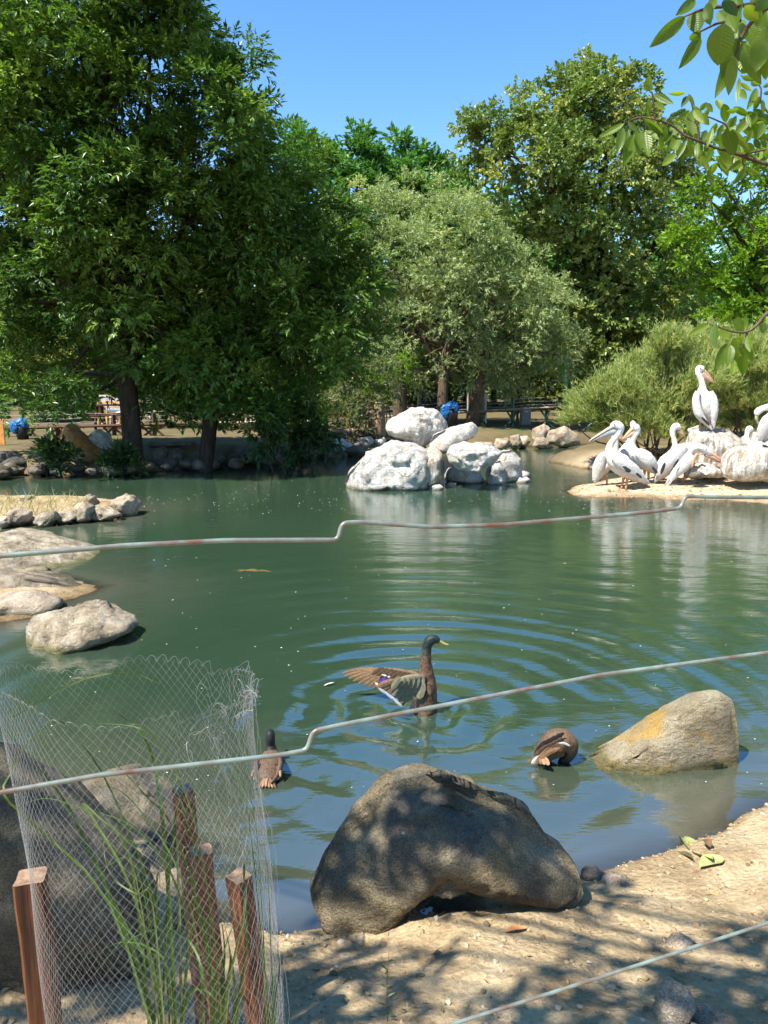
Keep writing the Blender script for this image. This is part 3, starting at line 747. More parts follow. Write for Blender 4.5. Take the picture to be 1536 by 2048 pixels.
# uncounted rubble along the waterline of the shaded bank
rg = np.random.default_rng(12); parts = []
P3, F3_ = ico(2)
for i in range(150):
    t = rg.uniform(0, 1); px = lerp(-60, 720, t)
    py = np.interp(px, [-60, 0, 250, 400, 560, 660, 720], [952, 951, 944, 936, 925, 916, 906]) - rg.uniform(-1, 13)
    g0 = at_z(px, py, 0.0 if rg.random() < .5 else 0.12); r = rg.uniform(0.06, 0.26)
    D = P3 * (1 + 0.22 * fbm(P3 * 1.7 + i, 2, i)[:, None]) * r * np.array([1.3, 1, 0.7])
    D = D @ rotm('Z', rg.uniform(0, 6)).T
    parts.append((D + g0 + np.array([0, r, 0.03]), F3_))
V, f = join(parts)
tag(mk('bank_rubble', V, f, MAT_FAR_ROCK), 'dark rubble packed along the waterline of the shaded far bank', 'rubble', kind='stuff')
# ------------------------------------------------------------------ trees and bushes
def leaf_mesh(base, axis, nrm, L, W, fold=0.25):
    """one folded lance-shaped leaf (two triangles) per row"""
    n = len(base)
    axis = unit(axis); side = unit(np.cross(axis, nrm)); nr = np.cross(side, axis)
    L = np.broadcast_to(L, (n,))[:, None]; W = np.broadcast_to(W, (n,))[:, None]
    tip = base + axis * L
    midp = base + axis * L * 0.42
    up = nr * W * fold
    a = midp + side * W * 0.5 + up; b = midp - side * W * 0.5 + up
    V = np.stack([base, a, tip, b], 1).reshape(-1, 3)
    i = np.arange(n) * 4
    Fc = np.concatenate([np.stack([i, i + 1, i + 2], -1), np.stack([i, i + 2, i + 3], -1)])
    return V, Fc

def rand_dirs(rg, n):
    return unit(rg.normal(size=(n, 3)))

def crown_leaves(rg, blobs, clump_r, clumps_per_m2, sprigs, per, L, W, spread=0.9, droop=0.25, jitter=0.35, inner=0.25, under=0.5, flat=0.8, upbias=0.35):
    """blobs: (centre, radius, yscale). returns leaf arrays + tint"""
    C = []; O = []
    for c, r, ysc in blobs:
        n = max(4, int(4 * math.pi * r * r * clumps_per_m2))
        d = rand_dirs(rg, n)
        keep = (d[:, 2] > -0.25) | (rg.random(n) < under)
        d = d[keep]
        rad = np.where(rg.random(len(d)) < inner, rg.uniform(0.3, 0.8, len(d)), rg.uniform(0.82, 1.06, len(d)))
        C.append(c + d * rad[:, None] * r * np.array([1, ysc, 1])); O.append(d)
    C = np.concatenate(C); O = np.concatenate(O)
    nc = len(C)
    ct = np.clip(rg.normal(0.5, 0.2, nc), 0, 1)
    cr = clump_r * rg.uniform(0.6, 1.35, nc)
    k = np.repeat(np.arange(nc), sprigs)
    d = unit(rand_dirs(rg, len(k)) + O[k] * 0.55 + np.array([0, 0, upbias]))
    rad = cr[k] * rg.random(len(k)) ** 0.45
    S = C[k] + d * rad[:, None] * np.array([1, 1, flat])
    # sprig axis points outwards, then droops
    ax = unit(d + rand_dirs(rg, len(k)) * 0.55 + np.array([0, 0, -droop]))
    j = np.repeat(np.arange(len(k)), per)
    t = np.tile(np.linspace(0, 1, per), len(k))
    sgn = np.tile(np.where(np.arange(per) % 2, 1.0, -1.0), len(k))
    A = ax[j]
    sidev = unit(np.cross(A, np.array([0, 0, 1.0]) + rg.normal(size=(len(j), 3)) * jitter))
    base = S[j] + A * (t * L * 1.3)[:, None]
    la = unit(A * (0.35 + 0.9 * t)[:, None] + sidev * (sgn * (1.1 - t) * spread)[:, None] + np.array([0, 0, -droop * 1.2]) + rg.normal(size=(len(j), 3)) * jitter * 0.6)
    nr = unit(np.array([0, 0, 1.0]) + rg.normal(size=(len(j), 3)) * jitter * 1.3 + d[j] * 0.4)
    LL = L * rg.uniform(0.65, 1.25, len(j)); WW = W * rg.uniform(0.7, 1.25, len(j))
    V, Fc = leaf_mesh(base, la, nr, LL, WW)
    tint = np.clip(ct[k][j] + rg.normal(0, 0.08, len(j)), 0, 1)
    return V, Fc, np.repeat(tint, 4), C

def px_blobs(rg, lst, Y, dys=1.0, ysc=0.9, squash=1.0):
    out = []
    for b in lst:
        px, py, r = b[:3]; dy = b[3] if len(b) > 3 else rg.uniform(-dys, dys)
        out.append((at_y(px, py, Y + dy), r * Y / F * squash, ysc))
    return out

def limb_tubes(rg, base, targets, r0, r1, fork=0.45, wig=0.25, sides=8):
    """limbs from base up to each target, bending"""
    parts = []
    for t in targets:
        m1 = lerp(base, t, 0.4) + rg.normal(size=3) * wig * np.array([1, 1, 0.3]); m2 = lerp(base, t, 0.75) + rg.normal(size=3) * wig
        P = catmull([base, m1, m2, t], 12)
        parts.append(sweep(P, np.linspace(r0, r1, 12), sides=sides))
    return parts

BARK_DARK = bark_mat('dark_furrowed_bark', (0.020, 0.016, 0.012), (0.07, 0.055, 0.042))
BARK_BROWN = bark_mat('brown_bark', (0.05, 0.035, 0.022), (0.16, 0.115, 0.075))
BARK_GREY = bark_mat('grey_bark', (0.07, 0.06, 0.045), (0.20, 0.17, 0.13))

def tree(name, label, trunk_px, Y, trunk_r, blobs, lmat, bark, seed, cat='tree', group=None, split=0.35, nlimb=9, trunk_base=None, wig=0.3, limb_r=0.35, **kw):
    rg = np.random.default_rng(seed)
    if trunk_base is None:
        g0 = at_y(trunk_px[0], 900, Y); g0[2] = gz(g0[0], Y) - 0.1
    else: g0 = np.array(trunk_base, float)
    th = thing(name, label, cat, g0, group)
    top = np.array([np.mean([b[0][0] for b in blobs]), np.mean([b[0][1] for b in blobs]), max(b[0][2] for b in blobs)])
    hi = np.array([lerp(g0[0], top[0], 0.35), lerp(g0[1], top[1], 0.5), lerp(g0[2], top[2], split)])
    P = catmull([g0, lerp(g0, hi, 0.5) + rg.normal(size=3) * wig * 0.3, hi], 14)
    rr_ = np.linspace(trunk_r, trunk_r * 0.72, 14); rr_[0] *= 1.55; rr_[1] *= 1.22
    parts = [sweep(P, rr_, sides=12)]
    idx = sorted(range(len(blobs)), key=lambda i: -blobs[i][1])[:nlimb]
    parts += limb_tubes(rg, P[-2], [blobs[i][0] for i in idx], trunk_r * 0.55, trunk_r * 0.08, wig=wig)
    for i in range(len(blobs)):
        if i in idx[:4]: continue
        s_ = P[rg.integers(7, 14)]
        parts += limb_tubes(rg, s_, [blobs[i][0]], trunk_r * limb_r * 0.7, trunk_r * 0.05, wig=wig, sides=6)
    V, f = join(parts)
    tr = mk('trunk', V, f, bark, th)
    V, Fc, tint, C = crown_leaves(rg, blobs, **kw)
    mk('crown', V, Fc, lmat, th, smooth=False, attrs={'tint': tint})
    return th

L_ASH = leaf_mat('dark_green_ash_leaves', (0.0358, 0.0824, 0.0151), (0.0825, 0.165, 0.0279), (0.2339, 0.3428, 0.0582), 0.4, 0.38, 0.5)
L_MAPLE = leaf_mat('deep_green_leaves', (0.0533, 0.1329, 0.0338), (0.0967, 0.2294, 0.0484), (0.1691, 0.3384, 0.0725), 0.3, 0.5)
L_OLIVE = leaf_mat('silvery_olive_leaves', (0.1496, 0.2104, 0.0853), (0.2867, 0.3588, 0.1548), (0.4987, 0.5198, 0.2268), 0.3, 0.5)
L_POPLAR = leaf_mat('yellowing_poplar_leaves', (0.0735, 0.1331, 0.0303), (0.1785, 0.2552, 0.0569), (0.4199, 0.4102, 0.1138), 0.28, 0.42, 0.5)
L_OAK = leaf_mat('bright_green_oak_leaves', (0.0802, 0.1584, 0.0132), (0.1514, 0.2693, 0.0198), (0.2674, 0.396, 0.033), 0.42, 0.45)
L_TAMARISK = leaf_mat('feathery_tamarisk_leaves', (0.1747, 0.2426, 0.0702), (0.3028, 0.3692, 0.1053), (0.5358, 0.4958, 0.1989), 0.35, 0.6)
L_OLEANDER = leaf_mat('oleander_leaves', (0.06, 0.09, 0.0336), (0.132, 0.174, 0.066), (0.324, 0.288, 0.132), 0.3, 0.45)
L_BACK = leaf_mat('sunlit_background_leaves', (0.0633, 0.0949, 0.0228), (0.1518, 0.1834, 0.0443), (0.3162, 0.3036, 0.0885), 0.4, 0.5)
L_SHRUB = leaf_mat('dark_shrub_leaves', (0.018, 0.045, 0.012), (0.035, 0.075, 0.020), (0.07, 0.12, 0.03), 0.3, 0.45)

R0 = np.random.default_rng(3)
ash = dict(clump_r=0.58, clumps_per_m2=1.2, sprigs=44, per=8, L=0.134, W=0.053, spread=0.9, droop=0.28, inner=0.15, under=0.6, upbias=0.75)
A_BL = [(200, 60, 150), (60, 80, 150), (300, 110, 115), (415, 118, 62), (478, 188, 48), (120, 250, 165), (300, 270, 150), (430, 300, 100), (505, 262, 34), (-60, 240, 110), (-50, 420, 105), (80, 440, 150), (240, 470, 140), (370, 430, 120),
        (20, 610, 115), (150, 630, 95), (-50, 600, 90), (60, 735, 60), (180, 730, 50), (40, 790, 38), (120, 785, 34), (190, 775, 30), (330, 690, 70), (190, 380, 110, -1.8), (110, 360, 90, -1.5), (270, 420, 100, -1.6), (230, 540, 90, -1.4), (120, 560, 80, -1.2), (210, -60, 120), (320, 25, 45), (110, -70, 110), (-60, 70, 110), (270, 600, 100)]
tree('ash_tree', 'largest dark green tree filling the upper left, trunk beside the pointed rock', (268, 905), 17.6, 0.24, px_blobs(R0, [b if len(b) > 3 else b + ((R0.uniform(-1.9, 0.3) if b[1] < 360 else R0.uniform(-1.7, 1.2)),) for b in A_BL], 17.8), L_ASH, BARK_DARK, 11, group='broad dark trees of the left bank', split=0.42, nlimb=10, **ash)
B_BL = [(520, 400, 105), (580, 340, 60), (600, 470, 85), (640, 560, 85), (560, 590, 115), (450, 600, 115), (655, 660, 82), (570, 710, 110), (450, 720, 100), (350, 700, 80), (340, 580, 90), (480, 500, 100), (610, 775, 62), (500, 790, 60), (400, 775, 50), (300, 770, 40), (545, 825, 40), (330, 800, 26), (420, 822, 24), (480, 832, 28), (610, 825, 34), (360, 780, 40), (660, 480, 45), (690, 610, 45)]
tree('ash_tree', 'dark drooping tree right of the largest one, hanging low over the water', (402, 900), 18.0, 0.20, px_blobs(R0, B_BL, 18.0, 0.8), L_ASH, BARK_DARK, 12, group='broad dark trees of the left bank', split=0.45, **{**ash, 'under': 0.9})

maple = dict(clump_r=0.62, clumps_per_m2=0.62, sprigs=20, per=7, L=0.24, W=0.14, spread=1.0, droop=0.1, inner=0.15, under=0.4, upbias=0.7)
C1 = [(600, 335, 62), (645, 335, 50), (700, 335, 52), (600, 400, 90), (690, 390, 70), (560, 300, 40), (640, 470, 90), (540, 400, 80)]
C2 = [(750, 350, 52), (825, 352, 48), (790, 345, 45), (790, 390, 70), (860, 385, 52), (880, 440, 60), (740, 420, 70), (830, 470, 80), (900, 520, 60)]
gb = 'trees standing behind the olive tree'
tree('maple_tree', 'deep green bushy tree behind, next to the left tree against the sky', (620, 850), 36, 0.25, px_blobs(R0, C1, 36, 1.5), L_MAPLE, BARK_DARK, 13, group=gb, **maple)
tree('maple_tree', 'deep green bushy tree behind the top of the olive green tree', (800, 850), 38, 0.25, px_blobs(R0, C2, 38, 1.5), L_MAPLE, BARK_DARK, 14, group=gb, **maple)

olive = dict(clump_r=0.48, clumps_per_m2=1.2, sprigs=26, per=8, L=0.13, W=0.042, spread=0.7, droop=0.25, jitter=0.6, inner=0.25, under=0.6, upbias=0.5)
D_BL = [(735, 425, 50), (700, 465, 50), (830, 410, 52), (785, 460, 75), (900, 435, 52), (870, 500, 95), (760, 540, 85), (955, 485, 55), (960, 560, 80), (1040, 575, 65), (1085, 610, 62), (885, 610, 105), (1000, 640, 95), (1105, 665, 50), (800, 640, 75), (1115, 715, 42), (1050, 710, 62), (775, 715, 42), (930, 700, 55), (840, 735, 40), (990, 745, 40), (815, 765, 30), (905, 760, 32), (960, 768, 30), (1040, 765, 34), (1095, 755, 34), (1130, 700, 36)]
dth = tree('olive_tree', 'silvery olive green spreading tree with three trunks behind the rock pile', (885, 850), 27, 0.20, px_blobs(R0, D_BL, 27.5, 1.3), L_OLIVE, BARK_BROWN, 15, split=0.4, **olive)
for bx, tx in ((800, 770), (945, 985)):
    a = at_y(bx, 850, 27.2); a[2] = gz(a[0], 27.2) - 0.1
    V, f = join([sweep(catmull([a, at_y(lerp(bx, tx, .3) + 6, 740, 27.2), at_y(tx, 640, 27.4), at_y(tx - 10, 540, 27.5)], 14), np.linspace(0.27, 0.07, 14), sides=10)])
    mk('trunk', V, f, BARK_BROWN, dth)

poplar = dict(clump_r=0.56, clumps_per_m2=1.0, sprigs=25, per=7, L=0.16, W=0.12, spread=1.1, droop=0.15, jitter=0.7, inner=0.2, under=0.5, upbias=0.4)
E_BL = [(1180, 200, 62), (1245, 200, 62), (1100, 250, 70), (1010, 270, 58), (945, 290, 45), (1180, 290, 95), (1280, 270, 68), (1325, 330, 60), (1080, 350, 85), (985, 370, 50), (1200, 400, 110), (1310, 430, 85), (1130, 470, 70), (1250, 540, 115), (1160, 600, 75), (1320, 600, 85), (1230, 680, 105), (1165, 720, 60), (1330, 700, 60), (1110, 640, 50)]
tree('poplar_tree', 'tall yellowing green tree against the sky right of centre', (1215, 850), 32, 0.3, px_blobs(R0, E_BL, 32, 2.0), L_POPLAR, BARK_DARK, 16, split=0.5, wig=0.5, **poplar)

oak = dict(clump_r=0.34, clumps_per_m2=1.3, sprigs=18, per=6, L=0.15, W=0.085, spread=1.0, droop=0.05, jitter=0.6, inner=0.15, under=0.5, flat=0.5, upbias=0.6)
F_BL = [(1420, 400, 62), (1500, 380, 72), (1570, 420, 90), (1395, 480, 50), (1480, 500, 75), (1375, 545, 40), (1450, 590, 62), (1535, 580, 75), (1355, 490, 28), (1610, 520, 100), (1425, 650, 35), (1505, 660, 55), (1410, 330, 40), (1600, 330, 90)]
tree('oak_tree', 'bright green leafy tree at the right edge behind the tamarisk', (1640, 850), 21, 0.2, px_blobs(R0, F_BL, 21, 1.0), L_OAK, BARK_DARK, 17, split=0.5, **oak)

# feathery tamarisks: wisps of fine twigs
def tamarisk(name, label, blobs, Y, base_px, seed, n_wisp, group):
    rg = np.random.default_rng(seed)
    g0 = at_y(base_px, 900, Y); g0[2] = gz(g0[0], Y) - 0.05
    th = thing(name, label, 'bush', g0, group)
    B = px_blobs(rg, blobs, Y, 0.5, 0.8)
    V, f = join([p_ for b in B for p_ in limb_tubes(rg, g0 + rg.normal(size=3) * np.array([.25, .2, 0]), [b[0]], 0.035, 0.008, wig=0.15, sides=5)])
    mk('trunk', V, f, BARK_BROWN, th)
    w = np.array([b[1] ** 2 for b in B]); bi = rg.choice(len(B), n_wisp, p=w / w.sum())
    c = np.array([b[0] for b in B])[bi]; r = np.array([b[1] for b in B])[bi]
    d = rand_dirs(rg, n_wisp); d[:, 2] = np.abs(d[:, 2]) * 0.9 - 0.15 * rg.random(n_wisp)
    st = c + d * (r * rg.uniform(0.2, 1.0, n_wisp))[:, None] * np.array([1, 0.8, 1])
    st[:, 2] = np.maximum(st[:, 2], 0.15)
    out = st - (g0 + np.array([0, 0, 0.4])); ax = unit(unit(out) * 0.8 + np.array([0, 0, 0.75]) + rg.normal(size=(n_wisp, 3)) * 0.35)
    ln = rg.uniform(0.15, 0.35, n_wisp) + (rg.random(n_wisp) < .12) * rg.uniform(0.1, 0.4, n_wisp)
    per = 13
    j = np.repeat(np.arange(n_wisp), per); t = np.tile(np.linspace(0, 1, per), n_wisp)
    bend = np.array([0, 0, -0.22])
    base = st[j] + ax[j] * (t * ln[j])[:, None] + bend * (t ** 2 * ln[j])[:, None]
    la = unit(ax[j] * 1.0 + rg.normal(size=(len(j), 3)) * 0.42)
    V, Fc = leaf_mesh(base, la, rand_dirs(rg, len(j)), rg.uniform(0.08, 0.16, len(j)), 0.017)
    ct = np.clip(rg.normal(0.5, 0.25, n_wisp), 0, 1)
    mk('crown', V, Fc, L_TAMARISK, th, smooth=False, attrs={'tint': np.repeat(ct[j], 4)})
tamarisk('tamarisk_bush', 'feathery light green tamarisk bush behind the pelicans', [(1300, 775, 85), (1235, 805, 65), (1370, 735, 75), (1190, 840, 45), (1340, 820, 80), (1410, 780, 60), (1260, 850, 45), (1335, 700, 40), (1160, 815, 28), (1300, 860, 40), (1220, 865, 30), (1380, 850, 50), (1150, 850, 22), (1330, 878, 30), (1385, 880, 28), (1270, 880, 24)], 17.6, 1310, 31, 8500, 'tamarisks')
tamarisk('tamarisk_bush', 'feathery tamarisk bush at the right edge behind the standing pelican', [(1480, 745, 85), (1550, 730, 90), (1455, 815, 60), (1530, 815, 80), (1430, 690, 40), (1610, 790, 90), (1440, 855, 45), (1500, 860, 50)], 18.6, 1510, 32, 5600, 'tamarisks')

shr = dict(clump_r=0.28, clumps_per_m2=2.2, sprigs=16, per=7, L=0.15, W=0.04, spread=0.8, droop=0.0, jitter=0.5, inner=0.3, under=0.8, upbias=0.6)
def bush(name, label, blobs, Y, lmat, seed, group=None, **kw):
    rg = np.random.default_rng(seed); B = px_blobs(rg, blobs, Y, 0.4)
    g0 = np.array([np.mean([b[0][0] for b in B]), Y, 0]); g0[2] = gz(g0[0], Y) - 0.05
    th = thing(name, label, 'bush', g0, group)
    V, f = join([p_ for b in B for p_ in limb_tubes(rg, g0 + rg.normal(size=3) * np.array([.15, .1, 0]), [b[0]], 0.03, 0.008, wig=0.1, sides=5)])
    mk('trunk', V, f, BARK_BROWN, th)
    V, Fc, tint, C = crown_leaves(rg, B, **{**shr, **kw})
    mk('crown', V, Fc, lmat, th, smooth=False, attrs={'tint': tint})
bush('oleander_bush', 'pale yellowish leafy bush left of the stump', [(700, 800, 50), (738, 775, 45), (668, 832, 38), (720, 838, 42), (755, 745, 30), (690, 850, 28)], 23.6, L_OLEANDER, 41)
bush('acacia_bush', 'fresh green feathery sapling right of the oleander', [(772, 752, 30), (785, 735, 22), (765, 790, 24)], 24.6, L_OAK, 42, droop=0.3)
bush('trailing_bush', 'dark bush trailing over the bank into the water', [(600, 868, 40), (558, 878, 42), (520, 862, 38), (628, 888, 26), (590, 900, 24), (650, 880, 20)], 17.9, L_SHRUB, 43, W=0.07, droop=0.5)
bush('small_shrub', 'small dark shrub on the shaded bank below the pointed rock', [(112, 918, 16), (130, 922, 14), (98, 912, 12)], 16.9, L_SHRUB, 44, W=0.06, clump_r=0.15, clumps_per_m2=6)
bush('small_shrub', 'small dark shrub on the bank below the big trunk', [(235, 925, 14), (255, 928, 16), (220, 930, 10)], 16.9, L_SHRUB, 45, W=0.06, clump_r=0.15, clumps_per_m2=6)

# trees and hedge further back that close the view
back = dict(clump_r=0.8, clumps_per_m2=0.42, sprigs=13, per=6, L=0.36, W=0.21, spread=1.0, droop=0.1, jitter=0.7, inner=0.2, under=0.6)
gbk = 'trees far behind the pond'
BK = [(-150, 46, 560, 'at the far left edge behind the largest tree', L_BACK), (30, 50, 600, 'seen through the gaps left of the big trunk', L_BACK), (190, 44, 570, 'right behind the big trunk', L_MAPLE), (360, 52, 590, 'seen between the two dark trunks', L_BACK), (520, 46, 560, 'behind the low drooping tree', L_BACK),
      (690, 52, 560, 'behind the oleander', L_BACK), (850, 50, 560, 'behind the three trunks', L_BACK), (1000, 46, 580, 'behind the right of the olive green tree', L_BACK), (1050, 41, 500, 'between the olive green and the tall yellowing tree', L_MAPLE), (930, 43, 470, 'just behind the top of the olive green tree', L_MAPLE), (1120, 54, 560, 'behind the lamp post', L_MAPLE), (1300, 50, 560, 'behind the tall yellowing tree', L_MAPLE), (1480, 44, 560, 'behind the bright green tree', L_MAPLE), (1660, 48, 540, 'beyond the right edge', L_MAPLE)]
for i, (bx, Y, py, where, lm) in enumerate(BK):
    rg = np.random.default_rng(200 + i)
    bl = [(bx + rg.uniform(-60, 60), py + rg.uniform(-40, 60), rg.uniform(55, 85)) for k in range(5)] + [(bx + rg.uniform(-80, 80), py + rg.uniform(70, 140), rg.uniform(45, 70)) for k in range(4)]
    tree('background_tree', 'distant tree ' + where, (bx + rg.uniform(-20, 20), 850), Y, 0.2, px_blobs(rg, bl, Y, 1.5), lm, BARK_BROWN, 300 + i, group=gbk, nlimb=5, **back)
ghd = 'shrubs in the park behind the pond'
HD = [(-60, 40, 'at the far left edge'), (75, 42, 'left of the play hut'), (215, 46, 'behind the play hut'), (330, 42, 'right of the big trunk'), (450, 40, 'between the two dark trunks'), (560, 44, 'behind the trailing bush'), (680, 40, 'behind the oleander'), (800, 44, 'left of the plank hut'), (905, 42, 'behind the blue sack'), (1010, 46, 'right of the plank hut'), (1100, 40, 'left of the lamp post'), (1190, 44, 'right of the lamp post'), (1320, 40, 'behind the tamarisk'), (1460, 40, 'behind the standing pelican')]
for i, (bx, Y, where) in enumerate(HD):
    rg = np.random.default_rng(400 + i)
    bl = [(bx + rg.uniform(-60, 60), 800 - rg.uniform(-10, 70), rg.uniform(28, 48)) for k in range(5)]
    bush('park_shrub', 'sunlit shrub in the park ' + where, bl, Y, L_BACK if i % 3 else L_MAPLE, 420 + i, ghd, L=0.28, W=0.15, clump_r=0.5, clumps_per_m2=0.8, sprigs=12, per=6)

gsd = 'shrubs added as shade behind the left bank'  # dark shrubs added to stand for the gloom under the trees
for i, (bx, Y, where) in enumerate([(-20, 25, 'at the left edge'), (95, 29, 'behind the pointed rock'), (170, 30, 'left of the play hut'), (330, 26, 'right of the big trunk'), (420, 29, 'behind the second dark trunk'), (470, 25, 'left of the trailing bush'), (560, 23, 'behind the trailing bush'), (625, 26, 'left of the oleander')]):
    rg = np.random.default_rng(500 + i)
    bush('shade_fill_shrub', 'dark shrub added to deepen the shade ' + where, [(bx + rg.uniform(-32, 32), 838 - rg.uniform(0, 42), rg.uniform(16, 26)) for k in range(5)], Y, L_SHRUB if i % 2 else L_MAPLE, 520 + i, gsd, L=0.16, W=0.07, clump_r=0.3, clumps_per_m2=2.0)
# ------------------------------------------------------------------ pelicans and ducks
def plumage(name, stops, rough=0.75, scale=18.0, amt=0.25, bump=0.5, bd=0.006, streak=(1, 1, 1), attr='tint', sheen=False, scales=0.0, scol=(0.3, 0.2, 0.1)):
    m = N(name); v = m.objvec(); at = m.n('Attribute', attribute_name=attr)
    n1 = m.noise(m.mapping(v, streak), scale, 5, 0.6)
    f = m.math('ADD', at.outputs['Fac'], m.math('MULTIPLY', m.math('SUBTRACT', n1.outputs['Fac'], 0.5), amt))
    col = m.ramp(f, stops)
    if scales:
        vo = m.n('TexVoronoi', ins={'Vector': v, 'Scale': scale * 2.2})
        e = m.ramp(vo.outputs['Distance'], [(0.25, (0, 0, 0)), (0.55, (1, 1, 1))])
        lim = m.ramp(at.outputs['Fac'], [(0.62, (1, 1, 1)), (0.72, (0, 0, 0))])
        col = m.mix(m.math('MULTIPLY', m.math('MULTIPLY', e, lim), scales), col, scol)
    return m.done(m.pri(col, rough, m.bump(n1.outputs['Fac'], bump, bd), 0.3))
MAT_PEL = plumage('white_pelican_plumage', [(0.0, (0.48, 0.41, 0.33)), (0.28, (0.66, 0.61, 0.55)), (0.46, (0.70, 0.67, 0.62)), (0.58, (0.68, 0.59, 0.42)), (0.68, (0.74, 0.71, 0.68)), (1.0, (0.74, 0.68, 0.61))], scale=24, amt=0.42, bump=0.8, bd=0.02, streak=(1, 1, 0.5))
MAT_PELW = simple_mat('pelican_wing_feathers', (0.62, 0.58, 0.53), 0.7, 0.2, 34, 1.0, 0.02)
MAT_PELW2 = simple_mat('dusky_pelican_feathers', (0.45, 0.42, 0.38), 0.7, 0.25, 34, 1.0, 0.02)
MAT_BLACK = simple_mat('black_flight_feathers', (0.03, 0.03, 0.035), 0.6, 0.3, 40, 0.4)
MAT_BILL = simple_mat('grey_yellow_bill', (0.42, 0.36, 0.26), 0.5, 0.3, 25, 0.2)
MAT_BILLP = simple_mat('pinkish_orange_bill', (0.62, 0.34, 0.19), 0.5, 0.2, 25, 0.2)
MAT_POUCH = simple_mat('pink_pouch_skin', (0.60, 0.36, 0.26), 0.55, 0.2, 25, 0.3)
MAT_POUCHG = simple_mat('grey_pouch_skin', (0.36, 0.36, 0.36), 0.55, 0.25, 25, 0.3)
MAT_LEG = simple_mat('orange_pink_leg_skin', (0.55, 0.26, 0.14), 0.6, 0.2, 60, 0.3)
MAT_EYE = simple_mat('dark_bird_eye', (0.01, 0.01, 0.01), 0.15, 0.1, 10, 0.0)

def px_path(lst, Y, n, dcol=None):
    """lst of (px, py, r_in_plane, r_depth[, dy]) -> points, radii, at distance Y"""
    S = Y / F
    P = np.array([at_y(q[0], q[1], Y + (q[4] if len(q) > 4 else 0.0)) for q in lst])
    R = np.array([[q[3], q[2]] for q in lst], float) * S
    return catmull(P, n), np.maximum(catmull(np.column_stack([R, R[:, 0]]), n)[:, :2], 0.0008)

def body_mesh(name, lst, Y, mat, th, n=40, sides=16, head=None, seed=0, ruffle=0.02):
    P, R = px_path(lst, Y, n)
    V, f = sweep(P, R[:, 0], R[:, 1], sides=sides, side_axis=(0, 1, 0))
    t = np.concatenate([np.repeat(np.linspace(0, 1, n), sides), [0, 1]])
    Q = V * 22 + seed
    c = np.vstack([np.repeat(P, sides, 0), P[:1], P[-1:]])
    k = np.concatenate([np.repeat(np.minimum(R[:, 0], R[:, 1]), sides), [0, 0]])
    V = V + unit(V - c) * (fbm(Q, 3, seed) * k * ruffle * 6 * (1 - 0.7 * t))[:, None]
    return mk(name, V, f, mat, th, attrs={'tint': t})

def ribbon(P, w, thick=0.15, side=None, tipround=True):
    """flat feather along P with half width w, lens-shaped in section"""
    n = len(P); T = unit(np.gradient(P, axis=0)); sd_ = np.array([0, 1.0, 0.0]) if side is None else np.asarray(side, float)
    u = np.linspace(0, 1, n); ww = w * np.minimum(1, (0.35 + u * 2.2)) * np.sqrt(np.clip(1 - ((u - 0.55) / 0.47).clip(0, 1) ** 2.5, 0.004, 1))
    return sweep(P, ww * thick * 0.8, ww, sides=4, side_axis=sd_)

def feather(name, p0, p1, wpx, Y, mat, parent, dy0=0.0, dy1=0.0, bow=0.06, n=9):
    a = at_y(p0[0], p0[1], Y + dy0); b = at_y(p1[0], p1[1], Y + dy1); L = np.linalg.norm(b - a)
    mid = (a + b) / 2 + np.array([0, 0, bow * L]); V, f = ribbon(catmull([a, mid, b], n), wpx * Y / F)
    return mk(name, V, f, mat, parent, smooth=False)

def eye(px, py, Y, r, dy, parent):
    V, f = ico(2); mk('eye', V * r * Y / F + at_y(px, py, Y + dy), f, MAT_EYE, parent)

